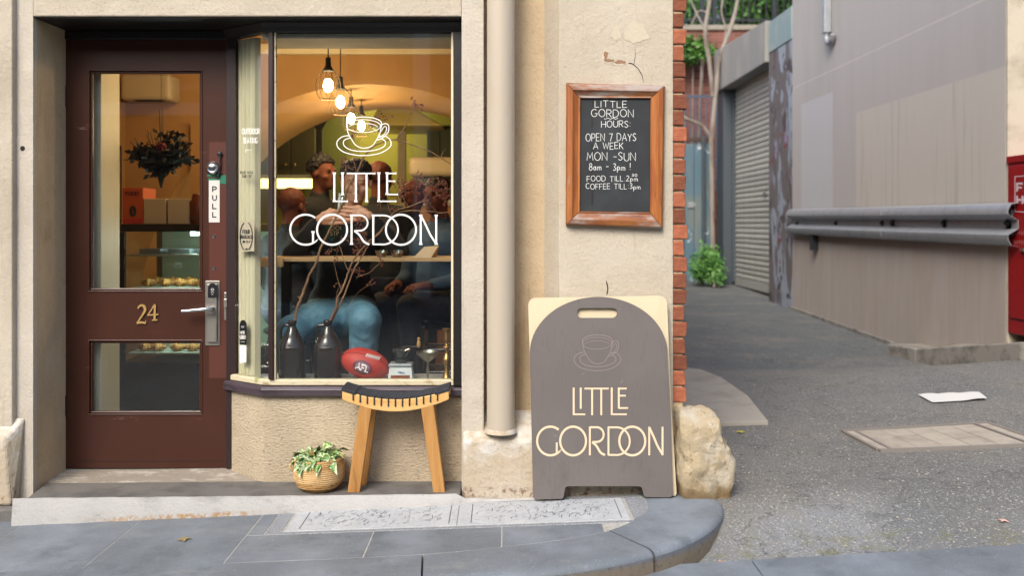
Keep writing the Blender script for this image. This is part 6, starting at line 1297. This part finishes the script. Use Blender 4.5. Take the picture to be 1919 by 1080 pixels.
def add_head(B, c, yaw, pitch=0, roll=0, s_=1.):    # yaw 0 looks at the street (-Y)
    Rm = Matrix.Rotation(R(yaw), 4, 'Z')@Matrix.Rotation(R(pitch), 4, 'X')@Matrix.Rotation(R(roll), 4, 'Y'); c = Vector(c)
    W = lambda x, y, z_: tuple(c+Rm@Vector((x*s_, y*s_, z_*s_)))
    E = lambda p, r_, k=.015, sub=False: B.ell(W(*p), [q*s_ for q in r_], SKIN, k, Rm, sub)
    E((0, .015, .03), (.076, .092, .085)); E((0, -.02, -.045), (.055, .062, .075), .03); E((0, -.055, -.09), (.028, .026, .024), .02)
    E((0, -.085, -.012), (.012, .02, .03), .01); E((0, -.1, -.028), (.016, .016, .012), .008)
    for x in (-1, 1):
        E((x*.032, -.092, .012), (.019, .014, .012), .008, True); E((x*.031, -.073, .012), (.014, .014, .012), .004); E((x*.03, -.08, .03), (.024, .012, .007), .008)
        E((x*.08, .01, -.005), (.012, .022, .033), .008); E((x*.045, -.055, -.03), (.02, .02, .018), .015)
    E((0, -.078, -.058), (.024, .012, .006), .004); E((0, -.076, -.069), (.02, .012, .007), .004)
    return W, Rm
def hair(nm, W, Rm, m, parent, cap=(0, .022, .045), rr_=(.088, .1, .088), amp=.012, freq=34, cut=-.01, front=-.055, s_=1., seed=0):
    bm = bmesh.new(); bmesh.ops.create_icosphere(bm, subdivisions=5, radius=1); kill = []
    for v_ in bm.verts:
        d_ = v_.co.normalized(); n_ = mn.noise(d_*freq*.1+Vector((seed, 0, 0)))*.9+mn.noise(d_*freq*.3+Vector((seed, 3, 0)))*.6+mn.noise(d_*freq*.7)*.3
        q = Vector((d_.x*rr_[0], d_.y*rr_[1], d_.z*rr_[2]))+d_*amp*n_+Vector(cap)
        lim = cut if q.y > .0 else cut+(.065)*min(1, -q.y/.05)
        if q.z < lim: q.z = lim+.002*n_; q.x *= .86; q.y = .02+(q.y-.02)*.86
        v_.co = Vector(W(q.x, q.y, q.z))
    me = bpy.data.meshes.new(nm); bm.to_mesh(me); bm.free(); me.materials.append(m); me.polygons.foreach_set('use_smooth', [True]*len(me.polygons)); o = bpy.data.objects.new(nm, me); COL.objects.link(o); o.parent = parent; return o
def hand(B, wrist, palm_dir, normal, curl, side, s_=1.):   # palm_dir: wrist -> knuckles, normal: out of the back of the hand
    w_ = Vector(wrist); d_ = Vector(palm_dir).normalized(); n_ = Vector(normal); n_ = (n_-d_*n_.dot(d_)).normalized(); t_ = d_.cross(n_)*side
    B.cone(tuple(w_), tuple(w_+d_*.05*s_), .024, .026, SKIN, .015)
    for i in range(4):
        off = (i-1.5)*.0225*s_; k = w_+d_*(.092-.006*abs(i-1.2))*s_+t_*off; B.cone(tuple(w_+d_*.02+t_*off*.6), tuple(k), .0125, .0100, SKIN, .006)
        L_ = (.042, .047, .044, .034)[i]*s_; a = 0; p = k
        for j, (l_, r0, r1) in enumerate(((L_, .0098, .0092), (L_*.62, .0092, .0086), (L_*.5, .0086, .0075))):
            a += curl*(.9, 1.1, .8)[j]; dd = d_*math.cos(a)-n_*math.sin(a); q = p+dd*l_; B.cone(tuple(p), tuple(q), r0, r1, SKIN, .003); p = q
    b_ = w_+d_*.03-t_*.026*s_; m_ = b_+(d_*.75-t_*.5-n_*.45).normalized()*.038*s_; e_ = m_+(d_*.8-n_*.55+t_*.1).normalized()*.03*s_
    B.chain([tuple(b_-d_*.01), tuple(b_), tuple(m_), tuple(e_)], [.016, .015, .0125, .010], SKIN, .008)
def finish(B, t, mats, fold=.004):       # body = whole skin; clothing = shells lifted off it
    V, Fc = surface(B.F, B.o, B.h)
    ii = np.clip(np.round((V-B.o)/B.h).astype(int), 0, B.n-1); tv = B.T[ii[:, 0], ii[:, 1], ii[:, 2]]
    # normals
    nr = np.zeros_like(V); fn_ = np.cross(V[Fc[:, 1]]-V[Fc[:, 0]], V[Fc[:, 2]]-V[Fc[:, 0]])
    for j in range(4): np.add.at(nr, Fc[:, j], fn_)
    nr /= np.linalg.norm(nr, axis=1, keepdims=True)+1e-9
    def mk(nm, VV, FF, m):
        me = bpy.data.meshes.new(nm); me.from_pydata(VV.tolist(), [], FF.tolist()); me.materials.append(m); me.polygons.foreach_set('use_smooth', [True]*len(me.polygons)); me.update()
        o = bpy.data.objects.new(nm, me); COL.objects.link(o); o.parent = t; return o
    mk('body', V-nr*np.where(tv[:, None] > 0, .004, 0), Fc, mats[0])
    for tag, nm in ((1, 'jumper'), (2, 'trousers'), (3, 'shoes')):
        fm = (tv[Fc] == tag).sum(1) >= 2
        if not fm.any() or mats[tag] is None: continue
        FF = Fc[fm]; u, inv = np.unique(FF, return_inverse=True); P = V[u]; N_ = nr[u]
        w_ = np.sin(P[:, 0]*61+np.sin(P[:, 2]*37)*2.1+P[:, 1]*23)*np.sin(P[:, 2]*43+P[:, 0]*17+1.3)*.6+np.sin(P[:, 2]*88+P[:, 0]*31+P[:, 1]*40)*.4
        w_ = w_+(np.abs(np.sin(P[:, 2]*70+np.sin(P[:, 0]*40)*1.5+P[:, 1]*30))**3)*.8*(tag == 2); VV = P+N_*(.003+fold*(w_[:, None]*.5+.5)); o = mk(nm, VV, inv.reshape(FF.shape), mats[tag]); so_ = o.modifiers.new('thick', 'SOLIDIFY'); so_.thickness = .003; so_.offset = -1
def person(lab, hip, chest, neck, headc, yaw, pitch, arms, legs, mats, h=.009, grp=None, hr=None, s_=1., hs=1., fat=1., extra=()):
    t = thing('person', lab, 'person', grp)
    P = [hip, chest, neck, headc]+[p for a_ in arms for p in a_[:3]]+[p for l_ in legs for p in l_]
    lo = np.min(np.array(P), 0)-.28; hi = np.max(np.array(P), 0)+.28; B = Body(lo, hi, h)
    hip, chest, neck = Vector(hip), Vector(chest), Vector(neck); up = (chest-hip).normalized(); sx_ = Vector(s_ if isinstance(s_, tuple) else (1, 0, 0)).normalized()
    sh = .155
    B.cone(hip-sx_*.085, hip+sx_*.085, .115, .115, TROU, .05)
    B.ell((hip+chest)/2, (.155, .115, .2), TOPC, .05); B.cone(chest-sx_*.08, chest+sx_*.08, .125, .125, TOPC, .06); B.cone(chest+up*.06-sx_*(sh-.01), chest+up*.06+sx_*(sh-.01), .07, .07, TOPC, .05); B.cone(chest+up*.09, chest+up*.15, .082, .062, TOPC, .03)
    B.cone(hip+up*.06-sx_*.07, hip+up*.06+sx_*.07, .12, .12, TOPC, .05)
    for a_ in legs: B.chain(a_[:1]+a_[1:2], [.098*fat, .068*fat], TROU, .035); B.chain(a_[1:3], [.068*fat, .05*fat], TROU, .02); f_ = Vector(a_[2]); fd = Vector(a_[3]).normalized(); B.chain([tuple(f_+Vector((0, 0, -.0))-fd*.02), tuple(f_+fd*.15+Vector((0, 0, -.03)))], [.048, .038], SHOE, .02)
    for e_ in extra: B.ell(e_[0], e_[1], TROU, .06)
    for q, a_ in enumerate(arms):
        S_, E_, H_ = Vector(a_[0]), Vector(a_[1]), Vector(a_[2]); B.cone(S_, E_, .062, .05, TOPC, .03); m_ = E_+(H_-E_)*(a_[6] if len(a_) > 6 else .82); B.cone(E_, m_, .05, .036, TOPC, .015); B.cone(E_+(H_-E_)*.3, H_, .034, .026, SKIN, .004); hand(B, tuple(H_), a_[3], a_[4], a_[5], 1 if q == 0 else -1)
    B.cone(chest+up*.1, neck, .055, .05, SKIN, .005); W, Rm = add_head(B, headc, yaw, pitch, 0, hs); B.cone(neck-(neck-chest).normalized()*.02, Vector(W(0, .03, -.05)), .055, .052, SKIN, .02)
    finish(B, t, mats); 
    if hr: hair('hair', W, Rm, hr[0], t, **hr[1])
    return t, W
def V3(px, py, Y): return tuple(at(px, py, Y))
seatF = lambda px, Y: px
# man drinking, seated at the bar and facing the street
hipc = V3(640, 585, 1.04)
P1, W1 = person('seated man in black jumper and light blue jeans drinking from a glass in both hands', hipc, V3(648, 455, .98), V3(655, 395, .90), V3(668, 342, .85), 8, 10,
    [(V3(590, 432, .98), V3(548, 478, .80), V3(600, 412, .66), (1, -.22, .16), (-.3, -1, .1), .42, .9), (V3(722, 430, .98), V3(748, 470, .80), V3(690, 405, .66), (-1, -.22, .14), (.3, -1, .1), .42, .88)],
    [(V3(612, 592, 1.02), V3(548, 622, .60), V3(522, 760, .72), (-.1, -1, 0)), (V3(668, 590, 1.02), V3(684, 600, .56), V3(676, 770, .70), (.05, -1, 0))],
    [m_skin, m_black_c, m_denim, m_black_c], h=.0052, fat=1.2, extra=((V3(632, 600, .86), (.17, .15, .11)), (V3(600, 596, .74), (.13, .13, .085))), hr=(m_hair, dict(rr_=(.091, .102, .092), amp=.016, cut=.0, seed=1)))
gl_ = thing('drinking_glass', 'clear tumbler held in both hands by the seated man', 'glass'); c = Vector(V3(636, 396, .67)); mb = MB(); mb.lathe(c, [(.026, 0), (.034, .095), (.032, .095), (.0245, .006), (0, .006)], 24, Vector((.05, .3, 1)).normalized()); mb.build('tumbler', m_cglass, gl_, smooth=True)
wt = thing('wristwatch', 'dark wristwatch on the right forearm of the drinking man', 'watch'); a = Vector(V3(700, 408, .69)); b = Vector(V3(748, 470, .80)); d_ = (b-a).normalized(); mb = MB(); mb.lathe(a+d_*.03, [(.033, -.01), (.035, -.01), (.035, .01), (.033, .01)], 20, d_); mb.build('strap', m_plastic, wt, smooth=True); mb = MB(); mb.lathe(a+d_*.03+Vector((0, -.035, 0)), [(.016, 0), (.016, .006), (0, .006)], 16, Vector((0, -1, 0))); mb.build('dial', m_chrome, wt)
def barstool(lab, x, y, zs):
    t = thing('bar_stool', lab, 'stool'); mb = MB(); mb.lathe((x, y, zs-.04), [(0, 0), (.15, 0), (.165, .012), (.165, .03), (.15, .04), (0, .04)], 24); mb.build('seat', m_cab, t, smooth=True, angle=40)
    for sx2 in (-1, 1):
        for sy2 in (-1, 1): mb = MB(); mb.tube([(x+sx2*.1, y+sy2*.1, zs-.042), (x+sx2*.17, y+sy2*.17, FZ+.001)], .011, 8); mb.build('leg', m_chrome, t, smooth=True)
    for z_, r_ in ((.36, .145), (.5, .128)):
        mb = MB(); q = [(x-r_, y-r_, z_), (x+r_, y-r_, z_), (x+r_, y+r_, z_), (x-r_, y+r_, z_), (x-r_, y-r_, z_)]; mb.tube(q, .009, 8); mb.build('footrest', m_chrome, t, smooth=True)
barstool('chrome legged bar stool under the man in light jeans', hipc[0], hipc[1]+.02, hipc[2]-.105)
# green printed cloth badge on his chest
gc = thing('green_emblem', 'green flyer with white handwriting on the jumper of the drinking man, below the hands', 'emblem'); f7 = lambda u, v_: at(u, v_, .745)
mb = MB(); mb.prism([f7(600, 408), f7(638, 415), f7(643, 432), f7(622, 452), f7(604, 440)], (0, .003, 0)); mb.build('sheet', Mat('deep_green_cloth', '1F4A3E', .6).m, gc); mb = MB(); f8 = lambda u, v_: at(u, v_, .7435); text(mb, 'DOI', 621, 639, 424, 431, 1.3, f8); text(mb, 'STP', 619, 635, 434, 441, 1.3, f8); mb.build('handwriting', m_chalk, gc)
def standing(lab, px, py, Y, yaw, mats, hr, pitch=0, g_=None, scale=1):
    c = Vector(V3(px, py, Y)); f = Matrix.Rotation(R(yaw), 3, 'Z'); L_ = lambda x, y, z_: tuple(c+f@Vector((x, y, z_)))
    zf = FZ+.05-c.z; kz = (c.z-FZ)/1.62
    return person(lab, L_(0, .02, -.72*kz), L_(0, .03, -.315), L_(0, .03, -.14), tuple(c), yaw, pitch,
        [(L_(-.19, .02, -.27), L_(-.23, .03, -.56), L_(-.20, -.10, -.78), f@Vector((0, -.5, -1)), f@Vector((-1, 0, 0)), .3), (L_(.19, .02, -.27), L_(.23, .03, -.56), L_(.20, -.10, -.78), f@Vector((0, -.5, -1)), f@Vector((1, 0, 0)), .3)],
        [(L_(-.09, .02, -.75*kz), L_(-.10, 0, -1.18*kz), L_(-.10, .03, zf), f@Vector((0, -1, 0))), (L_(.09, .02, -.75*kz), L_(.10, 0, -1.18*kz), L_(.10, .03, zf), f@Vector((0, -1, 0)))],
        mats, h=.0125, hr=hr, s_=tuple(f@Vector((1, 0, 0))))
def seated(lab, px, py, Y, yaw, mats, hr, seat=.62, pitch=0, label_st=None):
    c = Vector(V3(px, py, Y)); f = Matrix.Rotation(R(yaw), 3, 'Z'); L_ = lambda x, y, z_: tuple(c+f@Vector((x, y, z_))); zh = c.z-.70; hz = -.70
    kn = hz-.0; zf = FZ+.05-c.z
    r_ = person(lab, L_(0, .04, hz), L_(0, .04, -.315), L_(0, .03, -.14), tuple(c), yaw, pitch,
        [(L_(-.19, .03, -.27), L_(-.24, -.02, -.53), L_(-.13, -.22, -.56), f@Vector((.3, -1, 0)), f@Vector((-.3, 0, 1)), .4), (L_(.19, .03, -.27), L_(.24, -.02, -.53), L_(.13, -.22, -.56), f@Vector((-.3, -1, 0)), f@Vector((.3, 0, 1)), .4)],
        [(L_(-.09, .03, hz), L_(-.12, -.38, hz+.02), L_(-.12, -.34, max(zf, hz-.45)), f@Vector((0, -1, 0))), (L_(.09, .03, hz), L_(.12, -.38, hz+.02), L_(.12, -.34, max(zf, hz-.45)), f@Vector((0, -1, 0)))],
        mats, h=.0125, hr=hr, s_=tuple(f@Vector((1, 0, 0))))
    p = L_(0, .05, hz); barstool(label_st, p[0], p[1], p[2]-.11); return r_
standing('curly dark haired man in black in profile, behind the shoulder of the drinking man', 606, 325, 2.0, 62, [m_skin2, m_black_c, m_ddenim, m_black_c], (m_hair, dict(rr_=(.092, .1, .098), amp=.022, freq=60, cut=.01, seed=5)))
seated('customer in black with short auburn hair, turned away, at the left of the window', 550, 388, 1.75, 150, [m_skin2, m_black_c, m_ddenim, m_black_c], (m_hair2, dict(rr_=(.083, .1, .088), amp=.004, cut=-.045, front=0)), label_st='bar stool of the auburn haired customer at the left')
standing('tall customer in black with round auburn head, standing behind the drinking man', 713, 338, 1.95, 165, [m_skin2, m_black_c, m_ddenim, m_black_c], (m_hair2, dict(rr_=(.084, .1, .09), amp=.004, cut=-.045)))
seated('ruddy faced customer in a slate blue coat at the right end of the bar', 818, 368, 1.45, -38, [m_skin2, m_bluec, m_ddenim, m_black_c], (m_hair, dict(rr_=(.088, .1, .088), amp=.008, cut=.0, seed=9)), label_st='bar stool of the customer in the slate blue coat')
standing('brown haired customer in brown behind the red berries', 775, 372, 2.2, 20, [m_skin2, cloth('brown_knit', '3A2216', '4A2C1C', '5A3A28'), m_ddenim, m_black_c], (m_hair2, dict(amp=.01)))
